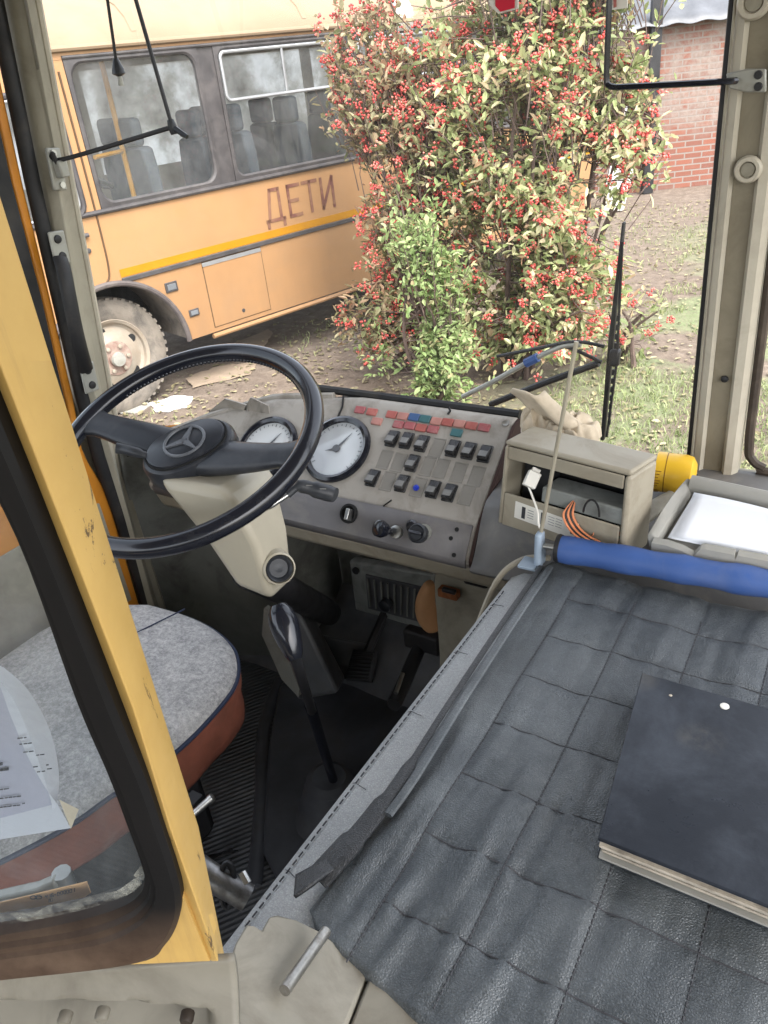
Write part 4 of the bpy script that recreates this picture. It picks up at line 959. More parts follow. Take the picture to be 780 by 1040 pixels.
# seat slide lever on the floor by the partition
sl = thing('seat_slide_lever', 'small bright metal seat slide lever poking out beside the yellow post', 'lever', onz(205, 812, .1))
MB().tube([at(197, 826, 1.25), at(213, 812, 1.25)], .006, 10).build('rod', 'steel', sl)
MB().lathe([(.0001, -.002), (.007, 0), (.007, .006), (.0001, .009)], at(213, 812, 1.25), at(213, 812, 1.25)-at(197, 826, 1.25), 12).build('tip', 'steel', sl)
MB().box(at(196, 811, 1.26), (.022, .022, .005)).build('plate', 'dark_metal', sl)
fl2 = MB().grid(lambda u, v: onz(212+30*u-8*v, 868-5*u+14*v*(1-u), .01+.035*u*math.sin(v*3)), 10, 6)
solo(fl2.build('torn_mat_flap', 'rubber', solid=.004), 'curled torn piece of black floor mat beside the yellow post', 'mat')
MT_DS = M('tarnished_steel', (.26, .26, .26), .36, .9, var=.3, vs=30, bump=.08, bs=120, dirt=(.07, .06, .05), damt=.7, ds=18, lo=.42)
cl = thing('hose_clamp', 'shiny metal pipe with a clamp at the foot of the yellow post', 'pipe', at(235, 905, 1.05))
MB().tube([at(200, 880, 1.0), at(222, 895, 1.0), at(252, 912, 1.0)], .0165, 16).build('pipe', MT_DS, cl)
MB().tube([at(231, 899, .998)+V((0, 0, 0))+RGT*(.025*math.cos(a)*.35)+UPV*(.028*math.sin(a)) for a in [2*math.pi*k/20 for k in range(20)]], .004, 8, closed=True).build('clamp', 'dark_metal', cl)
MB().tube([at(246, 886, .97), at(252, 897, .965)], .005, 8).build('clamp_screw', 'steel', cl)

# ---------------------------------------------------------------- driver's door (left) and pillar
dd = thing('driver_door', 'orange painted driver door frame with black rubber seals left of the wheel', 'door', (-1.27, .6, 0))
def yz(pts, x0=-1.25, th=.03): return [V((x0, y, z)) for y, z in pts], V((-th, 0, 0))
p_, v_ = yz([(1.045, 1.75), (.9935, 1.273), (.981, 1.063), (.960, .84), (.952, .78), (.93, .745), (.4, .745), (.4, .1), (.978, .1), (.981, .313), (.986, .56), (.984, .63), (.966, .70), (.962, .735), (.980, .854), (.998, 1.059), (1.014, 1.269), (1.066, 1.75)])
MB().prism(p_, v_).build('door_frame', 'orange', dd, bevel=.004)
p_, v_ = yz([(1.035, 1.75), (.987, 1.273), (.974, 1.063), (.952, .84), (.94, .775), (.4, .752), (.4, .80), (.90, .82), (.925, .87), (.942, 1.063), (.955, 1.273), (1.0, 1.75)], -1.245, .02)
MB().prism(p_, v_).build('window_seal', 'rubber', dd)
p_, v_ = yz([(.93, .61), (.958, .60), (.962, .33), (.92, .33), (.4, .33), (.4, .61)], -1.249, .004)
MB().prism([p+V((.004, 0, 0)) for p in p_], V((-.004, 0, 0))).build('door_pocket', 'beige_dk', dd, bevel=.002)
MB().add([V((-1.262, y, z)) for y, z in ((.30, .8), (.93, .8), (1.0, 1.75), (.30, 1.75))], [(0, 1, 2, 3)]).build('window_glass', 'bus_glass', dd)
ds = MB().tube([V((-1.243, y, z)) for y, z in ((1.085, 1.75), (1.030, 1.269), (1.012, 1.059), (.996, .854), (.990, .70), (.997, .56), (.998, .3), (.995, .05))], .0155, 10)
ds.build('door_seal', 'rubber', dd)
# left windscreen pillar
pl = thing('windscreen_pillar', 'olive grey windscreen pillar left of the steering wheel with a strap handle', 'pillar', (-1.28, 1.05, 0))
def Rl(z): return V((-1.185-.148*(1.55-z), 1.10, z))
def Ll(z):
    y = 1.074-.123*(1.56-z) if z > .85 else .987-.02*(.85-z)
    return V((-1.232, y+.012, z))
rings = []
for z in (.02, .3, .6, .72, .85, 1.0, 1.15, 1.3, 1.45, 1.6, 1.8):
    r_, l_ = Rl(max(z, .62)), Ll(z); r_.z = z
    stp = .02*smoothstep(1.10, 1.19, z)
    rings.append([l_, l_+V((.012+stp*.5, .012, 0)), r_+V((.004, -.02, 0)), r_, r_+V((-.03, .03, 0)), r_+V((-.10, .035, 0)), l_+V((-.05, 0, 0))])
MB().loft(rings).build('pillar', 'pillar', pl, ang=30, bevel=.002)
MB().tube([Rl(z)+V((-.006, .010, 0)) for z in (.7, .85, 1.0, 1.2, 1.4, 1.6, 1.8)], .008, 8).build('glass_seal', 'post_lt', pl)
gh = thing('grab_handle', 'black rubber strap grab handle with two riveted metal plates on the left pillar', 'handle', onx(75, 320, -1.21))
def PX(px, py, o=0.0): return onx(px, py, -1.205+o)
pls = []
for a, b in (((55, 238), (65, 265)), ((86, 373), (95, 394))):
    c_ = PX((a[0]+b[0])/2, (a[1]+b[1])/2)
    pt = MB().box(c_, (.006, .036, .062), V((1, 0, 0)), V((.0, .99, -.08)).normalized(), V((0, .08, .99)).normalized()).build('mount_plate', 'grey_metal', gh, bevel=.004)
    for dz in (-.016, .016):
        MB().lathe([(.0085, 0), (.0075, .003), (.003, .004)], c_+V((.003, .0, dz)), (1, 0, 0), 12).build('rivet', 'dark_metal', pt)
stp = spline([PX(61, 262, .004), PX(65, 275, .02), PX(70, 300, .03), PX(76, 330, .03), PX(82, 355, .022), PX(88, 376, .004)], 6)
MB().tube(stp, .0075, 10, flat=2.0, up=(0, 1, 0)).build('strap', 'rubber', gh)
# sun visor wire on the left pillar
def visor_l():
    g = thing('sun_visor_frame', 'thin bent wire visor bracket held by clip on the left pillar', 'visor bracket', onx(55, 165, -1.2))
    c_ = onx(57, 172, -1.205)
    pb_ = MB().box(c_, (.008, .03, .075), V((1, 0, 0)), V((0, .98, -.12)).normalized(), V((0, .12, .98)).normalized()).build('clip_plate', 'grey_metal', g, bevel=.003)
    for dz in (-.028, .028): MB().lathe([(.006, 0), (.006, .004), (.002, .004)], c_+V((.004, 0, dz)), (1, 0, 0), 10).build('screw', 'steel', pb_)
    MB().box(c_+V((.012, .003, 0)), (.02, .02, .03)).build('clip_block', 'grey_metal', pb_, bevel=.003)
    e = ony(175, 129, 1.13); tp = e+(ony(138, 0, 1.13)-e)*2.6
    MB().tube(spline([c_+V((.012, .0, .0)), onx(54, 156, -1.19), c_.lerp(e, .08)+V((0, 0, .012)), e], 8), .0042, 8).build('wire_arm', 'dark_metal', g)
    MB().tube([e, tp], .0035, 8).build('wire_upright', 'dark_metal', g)
    MB().lathe([(.006, -.012), (.0085, 0), (.006, .012)], e, (tp-e), 10).build('sleeve', 'black_soft', g)
    MB().tube([e, ony(190, 139, 1.13)], [.006, .004], 8).build('wire_tip', 'black_soft', g)
visor_l()
cd = thing('pull_cord', 'thin black cord with a small plastic toggle hanging inside the windscreen', 'cord', ony(118, 75, 1.05))
a_, b_ = ony(118, 62, 1.05), ony(82, -190, 1.05)
MB().tube([b_, a_], .0026, 6).build('cord', 'rubber', cd)
MB().lathe([(.004, 0), (.010, .016), (.011, .022), (.004, .026)], a_+V((0, 0, .004)), (ony(122, 80, 1.05)-a_), 14).build('toggle', 'black_soft', cd)
MB().tube([ony(119.5, 73, 1.05), ony(122, 79, 1.05), ony(123, 87, 1.05)], [.003, .0035, .005], 8).build('tail', 'grey_metal', cd)

# ---------------------------------------------------------------- windscreen, divider post
ws = thing('windscreen', 'slightly dusty split windscreen glass in front of the dashboard', 'windscreen', (0, 1.3, .75))
plan = [(-1.29, 1.105), (-1.20, 1.165), (-1.08, 1.222), (-.92, 1.27), (-.7, 1.297), (-.4, 1.308), (-.05, 1.31)]
def wsf(pl_, z0, z1):
    return MB().loft([[V((x+(.148*(z-.8) if x < -1.1 else 0), y, z)) for x, y in pl_] for z in (z0, 1.2, z1)], closed=False)
g_ = wsf(plan, .64, 1.95).build('left_pane', 'screen', ws)
g2 = MB().add([V((.0, 1.31, .72)), V((1.2, 1.31, .72)), V((1.2, 1.31, 1.95)), V((.0, 1.31, 1.95))], [(0, 1, 2, 3)]).build('right_pane', 'screen', ws)
sl_ = [V((x, y-.006, z)) for (x, y), z in zip(plan, (.655, .675, .70, .755, .786, .752, .728))]
MB().tube(sl_, .011, 8).build('lower_seal', 'rubber', ws)
# divider
dp = thing('windscreen_divider', 'beige painted centre post between the two windscreen panes', 'window post', (-.02, 1.3, .7))
def ringD(z):
    s = .004*(1.4-z)
    x0 = -.0575+s*0; 
    return [V((x, y, z)) for x, y in ((-.053, 1.315), (-.053, 1.292), (-.047, 1.284), (-.037, 1.280), (-.031, 1.288), (-.004, 1.290), (.002, 1.280), (.014, 1.282), (.022, 1.292), (.022, 1.315))]
MB().loft([ringD(z) for z in (.60, .9, 1.2, 1.5, 1.9)]).build('post', 'post_lt', dp, ang=25)
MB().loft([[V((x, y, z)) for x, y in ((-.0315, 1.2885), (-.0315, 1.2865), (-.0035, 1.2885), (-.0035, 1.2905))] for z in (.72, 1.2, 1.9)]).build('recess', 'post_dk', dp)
MB().tube([V((-.0565, 1.298, z)) for z in (.74, 1.0, 1.3, 1.9)], .0065, 8).build('left_seal', 'rubber', dp)
MB().tube([V((-.0515, 1.283, z)) for z in (.74, 1.0, 1.3, 1.9)], .002, 6).build('seal_lip', 'beige_dk', dp)
rs = spline([V((.03, 1.30, 1.9)), V((.03, 1.30, 1.3)), V((.031, 1.30, .9)), V((.033, 1.30, .79)), V((.040, 1.30, .765)), V((.06, 1.30, .752)), V((.1, 1.30, .745)), V((.6, 1.30, .74))], 8)
MB().tube(rs, .0075, 8).build('right_seal', 'rubber_dusty', dp)
for q, r_ in (((760, 172), .0185), ((766, 2), .021)):
    c_ = ony(*q, 1.281)
    kn = MB().lathe([(r_, 0), (r_, .003), (r_*.86, .008), (r_*.62, .008), (r_*.55, .003)], c_, (0, -1, 0), 28).build('trim_button', 'post_lt', dp)
    MB().lathe([(r_*.58, .001), (r_*.5, .005), (.001, .006)], c_, (0, -1, 0), 20).build('button_cap', 'beige_dk', kn)
MB().lathe([(.006, 0), (.005, .003), (.0015, .004)], ony(736, 385, 1.284), (0, -1, 0), 12).build('screw', 'dark_metal', dp)
vr = thing('sun_visor_frame', 'black wire visor frame bent to a corner and clamped to the centre post', 'visor bracket', ony(755, 82, 1.27))
pz = [ony(a, b, 1.266) for a, b in ((737, 75), (758, 70), (778, 70), (778, 94), (757, 94), (740, 90))]
pt = MB().prism(pz, (0, .006, 0)).build('clamp_plate', 'grey_metal', vr, bevel=.002)
for q in ((770, 76), (770, 88)): MB().lathe([(.0055, 0), (.0045, .003), (.0015, .003)], ony(*q, 1.266), (0, -1, 0), 12).build('screw', 'dark_metal', pt)
yy = 1.235
MB().tube(spline([ony(748, 82, 1.262), ony(735, 83, 1.25), ony(690, 85.5, yy), ony(640, 88, yy), ony(624, 88.5, yy), ony(617.5, 86, yy), ony(616, 80, yy), ony(616.5, 60, yy), ony(618, 20, yy), ony(620, -30, yy), ony(628, -150, yy)], 6), .0042, 8).build('wire', 'black_gloss', vr)

# lower cowl under the windscreen (ledge right of the dash)
lg = thing('windscreen_ledge', 'grey plastic ledge under the windscreen right of the instrument panel', 'ledge', (.2, 1.15, .5))
def ledge(u, v):
    x = -.352+1.5*u; y = 1.025+.275*v
    z = .612+.085*smoothstep(0, .30, v)+.045*v
    return V((x, y, z+.003*noise.noise(V((x*6, y*6, 0)))))
MB().grid(ledge, 40, 24).build('ledge_top', 'console', lg, solid=.01)
MB().box((.4, 1.305, .66), (1.52, .03, .16)).build('window_sill', 'beige_dk', lg, bevel=.01)
MB().tube(spline([onz(610, 552, .715), onz(640, 535, .735), onz(666, 515, .745), onz(684, 505, .752)], 5), .016, 12, flat=.7).build('ledge_roll', 'beige_dk', lg)
MB().box((.45, 1.05, .3), (1.36, .02, .6)).build('ledge_front', 'bulkhead', lg)
# body below the windscreen, outside
fp = MB().loft([[V((x, y+o_, z)) for x, y in plan+[(1.2, 1.31)]] for z, o_ in ((GZ+.35, .2), (.2, .2), (.62, .17), (.70, .03))], closed=False)
solo(fp.build('cab_front_panel', 'orange', solid=.01), 'orange front body panel below the windscreen', 'body panel')
# left side wall below the door
solo(MB().box((-1.31, .2, .3), (.03, 1.7, 1.1)).build('cab_side_wall', 'beige_dk'), 'beige cab side wall beside the driver seat', 'side wall')

# ---------------------------------------------------------------- box on the ledge
bx = thing('equipment_box', 'empty beige radio housing with open front slot standing on the ledge', 'box', (-.19, 1.06, .70))
BL, BR, TL, TR, TBR = onz(505, 531, .70), onz(632, 573, .70), onz(513, 447, .862), onz(641, 479, .862), onz(669, 461, .862)
TBL = TL+(TBR-TR); BBR = BR+(TBR-TR); BBL = BL+(TBR-TR)
fx = (TR-TL); fzL = (BL-TL); bdep = (TBR-TR)
def BF(u, v, w=0.0):   # point in the box: u across the front, v down, w into it
    a = TL.lerp(TR, u); b = BL.lerp(BR, u); return a.lerp(b, v)+bdep*w
def bplate(u0, u1, v0, v1, w0, w1):
    return MB().hexa([BF(u0, v1, w0), BF(u1, v1, w0), BF(u1, v1, w1), BF(u0, v1, w1), BF(u0, v0, w0), BF(u1, v0, w0), BF(u1, v0, w1), BF(u0, v0, w1)])
sh_ = MB()
bplate(0, 1, 0, .06, 0, 1).build('top_plate', 'beige', bx, bevel=.006, seg=3)
bplate(.955, 1, .062, 1, 0, 1).build('side_plate', 'beige', bx, bevel=.005)
bplate(0, .035, .062, 1, 0, 1).build('side_plate', 'beige', bx, bevel=.004)
bplate(.037, .953, .062, .20, .0, .05).build('front_lintel', 'beige', bx, bevel=.003)
fpl = bplate(.037, .953, .60, 1, .0, .05).build('front_plate', 'beige', bx, bevel=.003)
bplate(.037, .953, .96, .998, .06, 1).build('bottom_plate', 'beige_dk', bx)
bplate(.037, .953, .062, .95, .93, 1).build('back_plate', 'darkbox', bx)
bplate(.32, .953, .44, .62, .12, .75).build('inner_shelf', 'heater', bx, bevel=.003)
bplate(.07, .3, .2, .95, .5, .9).build('inner_block', 'dark_metal', bx, bevel=.004)
st_ = MB().hexa([BF(.14, .86, -.004), BF(.66, .90, -.004), BF(.66, .90, .02), BF(.14, .86, .02), BF(.14, .66, -.004), BF(.66, .70, -.004), BF(.66, .70, .02), BF(.14, .66, .02)]).build('label_strip', 'white_plastic', fpl)
for u in (.20, .36, .60): 
    MB().hexa([BF(u, .84, -.008), BF(u+.03, .843, -.008), BF(u+.03, .843, .0), BF(u, .84, .0), BF(u, .70, -.008), BF(u+.03, .703, -.008), BF(u+.03, .703, .0), BF(u, .70, .0)]).build('label_mark', 'ink', st_)
for u in (.25, .42, .48):
    for k in range(4):
        v = .72+.03*k
        MB().tube([BF(u, v, -.006), BF(u+.05, v+.004, -.006)], .0005, 4).build('label_line', 'gauge_face', st_)
for q in (.53, .80):
    MB().tube([BF(.74+.10*math.cos(a)*.6, .56-.16*math.sin(a), .02) for a in [math.pi*k/10 for k in range(11)]], .0018, 6).build('inner_wire', 'rubber', bx) if q < .6 else None
wc = thing('white_connector', 'white plastic wire connector dangling in front of the open housing', 'connector', BF(.18, .45, -.2))
cc = at(540, 487, (BF(.2, .4, 0)-EYE).dot(FWD)-.02)
Xc = (RGT*.75-UPV*.35).normalized(); Zc = (UPV*.9+RGT*.3).normalized(); Zc = (Zc-Xc*Zc.dot(Xc)).normalized(); Yc = Zc.cross(Xc)
MB().box(cc, (.020, .017, .026), Xc, Yc, Zc).build('plug', 'white_plastic', wc, bevel=.002)
MB().box(cc+Zc*.016, (.013, .010, .006), Xc, Yc, Zc).build('plug_latch', 'white_plastic', wc, bevel=.001)
d0 = (cc-EYE).dot(FWD)
MB().tube(spline([cc-Zc*.012, at(541, 505, d0), at(546, 520, d0), at(547, 533, d0), at(552, 541, d0)], 5), .0017, 8).build('wire', 'white_plastic', wc)
# rag behind / on the box
rg = thing('crumpled_rag', 'crumpled beige cloth rag lying behind the beige housing', 'rag', ony(560, 440, 1.17))
def rag(cpx, rx, ry, rz, seed, tilt=0.0, n=34, yoff=0.0):
    c_ = ony(*cpx, 1.16+yoff)
    def fn(u, v):
        a = 2*math.pi*u; b = math.pi*(v-.5)
        d = V((math.cos(a)*math.cos(b), math.sin(a)*math.cos(b), math.sin(b)))
        k = 1+.30*noise.noise(d*1.3+V((seed, 0, 0)))
        f = d*2.2+V((0, seed, 0)); rd_ = 1-abs(noise.noise(f))*2
        k += .13*rd_+.05*noise.noise(d*7+V((0, 0, seed)))
        x, z = d.x*rx*k, d.z*rz*k
        return c_+V((x*math.cos(tilt)-z*math.sin(tilt), d.y*ry*k, x*math.sin(tilt)+z*math.cos(tilt)))
    return MB().grid(fn, n*2, n)
def crumple(cpx, rx, ry, hz, seed, yoff=0.0, tilt=0.0):
    c_ = ony(*cpx, 1.16+yoff)
    def fn(u, v):
        a = 2*math.pi*u; k = 1+.30*noise.noise(V((math.cos(a)*1.3, math.sin(a)*1.3, seed)))+.12*noise.noise(V((math.cos(a)*3.5, math.sin(a)*3.5, seed+5)))
        x, y = rx*v*k*math.cos(a), ry*v*k*math.sin(a)
        q = V((x*22+seed, y*22, 0)); w_ = V((noise.noise(q), noise.noise(q+V((7, 3, 1))), 0))
        rd_ = 1-abs(noise.noise(V((x*38+seed, y*30, 2))+w_*1.1))*2.2
        r2 = 1-abs(noise.noise(V((x*90, y*80+seed, 4))+w_*1.5))*2
        z = hz*max(0, 1-v*v)**.45*(.62+.50*rd_+.12*r2)+hz*.10*v*noise.noise(V((x*60, y*60, 8)))
        return c_+V((x, y, z+x*tilt))
    return MB().grid(fn, 90, 30)
crumple((580, 445), .050, .042, .040, 3.1).build('rag_heap', 'cloth', rg, ang=180)
crumple((552, 440), .042, .034, .046, 9.7, .01, -.3).build('rag_fold', 'cloth', rg, ang=180)
q_ = [ony(a, b, y) for a, b, y in ((523, 397, 1.17), (530, 394, 1.15), (545, 401, 1.135), (556, 399, 1.15), (557, 403, 1.175), (545, 407, 1.19))]
def cuffring(t_, sc_):
    c2 = ony(538+30*t_, 400+28*t_, 1.162)
    c1 = sum(q_, V((0, 0, 0)))/6
    return [c2+(p-c1)*sc_+V((0, 0, .0022*math.sin(i*.9+t_*3))) for i, p in enumerate(spline(q_+[q_[0]], 5)[:-1])]
MB().loft([cuffring(0, 1.0), cuffring(.15, .96), cuffring(.3, .95), cuffring(.5, 1.0), cuffring(.7, 1.1), cuffring(.95, 1.25), cuffring(1.2, 1.2)], caps=False).build('rag_corner', 'cloth', rg, ang=180, solid=.003)
# yellow can
yc = thing('yellow_canister', 'yellow plastic canister lying on its side by the centre post', 'canister', ony(685, 500, 1.2))
ca = ony(698, 482.5, 1.2); ax_ = V((1.0, .12, -.03)).normalized(); RC = .0325
body = MB().lathe([(RC, -.048), (RC, -.034), (RC*.985, -.030), (RC, -.026), (RC, -.004), (RC*.93, .006), (RC*.6, .013), (.0001, .014)], ca, ax_, 36).build('body', 'yellow', yc)
MB().lathe([(.0042, .0135), (.0035, .016)], ca, ax_, 10).build('vent_hole', 'ink', body)
MB().lathe([(RC+.0003, -.033), (RC+.0003, -.0315)], ca, ax_, 36, cap=False).build('ring_line', 'brown_print', body)
yx = V((0, 0, 1)); yx = (yx-ax_*yx.dot(ax_)).normalized(); yy_ = ax_.cross(yx)
for k in range(9):
    a = rad(62+k*9+ (12 if k > 5 else 0)); L0 = -.047; L1 = -.037-(k % 3)*.002
    pr_ = [ca+ax_*l+(yx*math.cos(a)+yy_*math.sin(a))*(RC+.0004) for l in (L0, (L0+L1)/2, L1)]
    MB().tube(pr_, .0007, 4).build('print_line', 'brown_print', body)
# tray with papers
tr_ = thing('document_tray', 'broken grey plastic tray on the ledge holding white papers', 'tray', (.05, 1.05, .74))
TZ0, TZ1 = .745, .80
tf = [onz(664, 549, .750), onz(702, 492, .80), onz(830, 520, .80), onz(830, 581, .750)]
def traypt(u, v, h): return tf[0].lerp(tf[3], u).lerp(tf[1].lerp(tf[2], u), v)+V((0, 0, h))
MB().grid(lambda u, v: traypt(u, v, -.012), 6, 6).build('base', 'tray', tr_, solid=.006)
MB().tube([traypt(u, 1, .0) for u in (0, .3, .6, 1)], .012, 10, flat=1.3).build('rear_rim', 'tray', tr_)
MB().loft([[traypt(-.02, v, -.02), traypt(-.05, v, .006+.01*math.sin(v*3)), traypt(-.02, v, .010), traypt(.02, v, .004), traypt(.03, v, -.012)] for v in (0, .2, .4, .6, .8, 1)]).build('side_rim', 'tray', tr_, bevel=.002)
lipz = [(0, .006), (.10, .006), (.2, .002), (.27, -.004), (.31, .010), (.335, .012), (.34, .012), (.52, .012), (.525, .004), (.54, .012), (.72, .012), (.725, .004), (.74, .012), (1, .014)]
MB().loft([[traypt(u, 0, h), traypt(u, -.06, h-.004), traypt(u, -.06, -.05), traypt(u, 0, -.05)] for u, h in lipz]).build('front_lip', 'tray', tr_, ang=20)
ps = thing('paper_stack', 'loose white paper sheets lying in the broken tray', 'papers', traypt(.4, .5, 0))
def pp_(cs, dz): 
    q = [onz(a, b, z) for a, b, z in cs]
    return lambda u, v: q[0].lerp(q[1], u).lerp(q[3].lerp(q[2], u), v)+V((0, 0, dz+.004*math.sin(u*3)*v))
MB().grid(pp_([(684, 545, .757), (830, 574, .757), (830, 532, .805), (705, 500, .803)], .0), 10, 8).build('sheet', 'paper', ps, solid=.0008)
MB().grid(pp_([(678, 545, .755), (760, 562, .755), (770, 520, .798), (703, 504, .798)], -.002), 10, 8).build('sheet', 'paper', ps, solid=.0008)
MB().box(onz(689, 537, .762), (.003, .02, .0005), V((.8, .6, 0)), V((-.6, .8, .1))).build('ink_stamp', M('pink_ink', (.6, .18, .35), .6, bump=0), ps)

# ---------------------------------------------------------------- engine cover, quilt, folder, blind roller
ec = thing('engine_cover', 'grey vinyl padded engine cover with rounded stitched side beside the footwell', 'engine cover', (.2, .65, 0))
HY0, HY1 = .20, 1.03
prf = [(.75, .675), (.2, .678), (-.13, .679), (-.19, .681), (-.225, .676), (-.247, .662), (-.262, .638), (-.268, .60), (-.275, .45), (-.28, .02), (.75, .02)]
def hoodrings():
    out = []
    for y in (HY0, .3, .45, .6, .75, .88, .97, .995, 1.02):
        dz = -.0 if y < .96 else -.06*((y-.96)/.06)**2.0
        out.append([V((x, y, z+(dz if z > .55 else 0))) for x, z in prf])
    return out
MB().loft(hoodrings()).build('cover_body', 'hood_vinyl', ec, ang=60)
# stitch rows + cross cracks on the side roll
def stitches(pts, r_=.0009, dash_l=.007, gap=.004):
    mb = MB(); 
    for i in range(len(pts)-1):
        a, b = pts[i], pts[i+1]; n = max(1, int((b-a).length/(dash_l+gap)))
        for k in range(n):
            mb.tube([a.lerp(b, k/n), a.lerp(b, (k+dash_l/(dash_l+gap))/n)], r_, 5)
    return mb
stitches([V((-.236, y, .6715)) for y in (.3, .5, .7, .92)], .001).build('stitching', 'ink', ec)
for y in (.37, .50, .63, .76, .88):
    pts = [V((x, y+.012*math.sin(x*40), z+.001)) for x, z in ((-.215, .6795), (-.237, .670), (-.254, .652), (-.264, .63))]
    MB().tube(pts, .0004, 5).build('vinyl_crease', 'ink', ec)
MB().tube(spline([V((-.268, .86, .60)), V((-.267, .955, .655)), V((-.235, .985, .688)), V((-.19, .99, .70))], 6), .005, 8).build('edge_trim', 'beige', ec)

# quilt
ql = thing('quilted_cover', 'dark quilted leatherette blanket spread over the engine cover', 'blanket', (.2, .6, .69))
SX = [-.131, -.040, .051, .142, .233, .324, .415]; SY = [.29, .377, .465, .554, .643, .734, .823, .909]
def colx(i, y): return SX[i]+(.012 if i < 2 else .016)*(.9-y)/.55
def quilt_h(x, y):
    dx = min(abs(x-colx(i, y)) for i in range(len(SX))); dy = min(abs(y-s) for s in SY)
    if x < colx(0, y)-.004: dy = 1
    d = min(dx, dy)
    h = .0032*(1-math.exp(-d/.010))
    # gathers: wrinkles running forward, strong on the left / rear
    w = .0078*noise.noise(V((x*34+.6*math.sin(y*9), y*5, 2)))+.003*noise.noise(V((x*60, y*11, 7)))
    amp = .5+1.25*smoothstep(.2, -.12, x)*smoothstep(.75, .4, y)
    h += w*amp + .006*noise.noise(V((x*9, y*7, 4)))
    return h
QZ = .690
def ql_left(y): return -.186-.012*smoothstep(.6, .95, y)+.003*noise.noise(V((y*9, 0, 3)))
def qfn(u, v):
    y = .29+(1.02-.29)*v
    xl = ql_left(y); xr = .62
    x = xl+(xr-xl)*(u**1.35)
    yr = y-.035*(1-v)*smoothstep(0, .5, (x+.2)/.5)
    if v < .08: yr += .05*smoothstep(.05, -.0, abs(x+.20))*(1-v/.08)
    z = QZ+quilt_h(x, yr)*(.35+.65*smoothstep(.02, .16, v))
    e = smoothstep(.0, .045, u)           # left hem hangs over the shoulder
    z -= (1-e)*.010
    rear = smoothstep(.0, .05, v); z -= (1-rear)*.055
    yr += (1-rear)*.02
    if y > .975: z -= ((y-.975)/.045)**2*.03
    z += .010*math.exp(-((y-.97)/.02)**2)*0
    return V((x, yr, z))
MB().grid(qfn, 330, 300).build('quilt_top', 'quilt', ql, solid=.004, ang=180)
sm = MB()
for i in range(len(SX)):
    pts = [V((colx(i, y), y, QZ+quilt_h(colx(i, y), y)+.0006)) for y in [.31+.0065*k for k in range(98)]]
    for k in range(len(pts)-1): sm.tube([pts[k], pts[k].lerp(pts[k+1], .66)], .0008, 5)
for s_ in SY[1:]:
    x = colx(0, s_); pts = []
    while x < .55: pts.append(V((x, s_, QZ+quilt_h(x, s_)+.0003))); x += .012
    for k in range(len(pts)-1): sm.tube([pts[k], pts[k+1]], .0008, 5)
sm.build('seam_stitching', 'ink', ql)
# folded black hem along the left edge
hem = spline([onz(322, 893, .694), onz(345, 868, .70), onz(372, 838, .702), onz(408, 790, .704), onz(450, 724, .704), onz(500, 648, .704), onz(535, 597, .704), onz(550, 575, .70)], 6)
wid = [.015]*10+[.012]*6+[.008]*4+[.0045]*60
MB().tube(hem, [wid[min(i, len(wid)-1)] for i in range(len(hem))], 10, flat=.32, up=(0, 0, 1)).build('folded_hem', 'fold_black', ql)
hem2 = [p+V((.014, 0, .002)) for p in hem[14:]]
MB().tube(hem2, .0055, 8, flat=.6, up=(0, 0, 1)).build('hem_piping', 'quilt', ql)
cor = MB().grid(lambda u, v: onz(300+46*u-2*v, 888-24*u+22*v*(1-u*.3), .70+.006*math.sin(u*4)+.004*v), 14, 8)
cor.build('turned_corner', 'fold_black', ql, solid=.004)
for k in range(60):
    pass
# folder
bk_ = thing('document_folder', 'worn black folder with a thick block of pages lying on the quilt', 'folder', (.2, .6, .70))
b0 = [onz(607, 852, .728), onz(652, 684, .722), None, None]
fx_ = (b0[1]-b0[0]); 
e1 = onz(780, 921, .728)-b0[0]; e1 = e1.normalized()*.31
fxn = fx_.copy()
def FB(u, v, z): return b0[0]+e1*u+fxn*v+V((0, 0, z))
def rbox(u0, u1, v0, v1, z0, z1): return MB().hexa([FB(u0, v0, z0), FB(u1, v0, z0), FB(u1, v1, z0), FB(u0, v1, z0), FB(u0, v0, z1), FB(u1, v0, z1), FB(u1, v1, z1), FB(u0, v1, z1)])
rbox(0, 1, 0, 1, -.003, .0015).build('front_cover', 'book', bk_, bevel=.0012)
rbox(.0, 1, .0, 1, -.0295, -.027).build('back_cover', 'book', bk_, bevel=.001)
for k in range(7):
    j = random.uniform(-.016, .012); z0 = -.0268+.0033*k
    rbox(.012+j*.4, .99, .014+j, .98, z0, z0+random.uniform(.0024, .0031)).build('page_block', 'pages' if k % 4 else 'tray', bk_)
MB().lathe([(.005, 0), (.005, .001), (.003, .0016)], FB(.31, .93, .0015), (0, 0, 1), 14).build('rivet', 'white_plastic', bk_)
MB().lathe([(.002, 0), (.0015, .0006)], FB(.12, .90, .0015), (0, 0, 1), 10).build('cover_speck', 'pages', bk_)
# roller
ro = thing('blind_roller', 'rolled up blue fabric blind across the front edge of the quilt', 'roller blind', onz(660, 590, .70))
ra, rb = onz(568, 557, .728), onz(780, 593, .728); rd = (rb-ra).normalized()
pts = [ra+rd*(.55*k/40) for k in range(41)]
def rolrad(k): return .0205+.0012*math.sin(k*1.1)+.0010*noise.noise(V((k*.9, 0, 0)))
m = MB(); xz = V((0, 0, 1)); yv = rd.cross(xz); rings = []
for k, p in enumerate(pts):
    rings.append([p+xz*((rolrad(k)+.0012*noise.noise(V((k*.35, 3*math.cos(2*math.pi*j/24), 3*math.sin(2*math.pi*j/24)))))*math.cos(2*math.pi*j/24))+yv*((rolrad(k)+.0014*noise.noise(V((k*.5, j*.6, 5))))*math.sin(2*math.pi*j/24)) for j in range(24)])
m.loft(rings).build('rolled_fabric', 'blue_fabric', ro, ang=70)
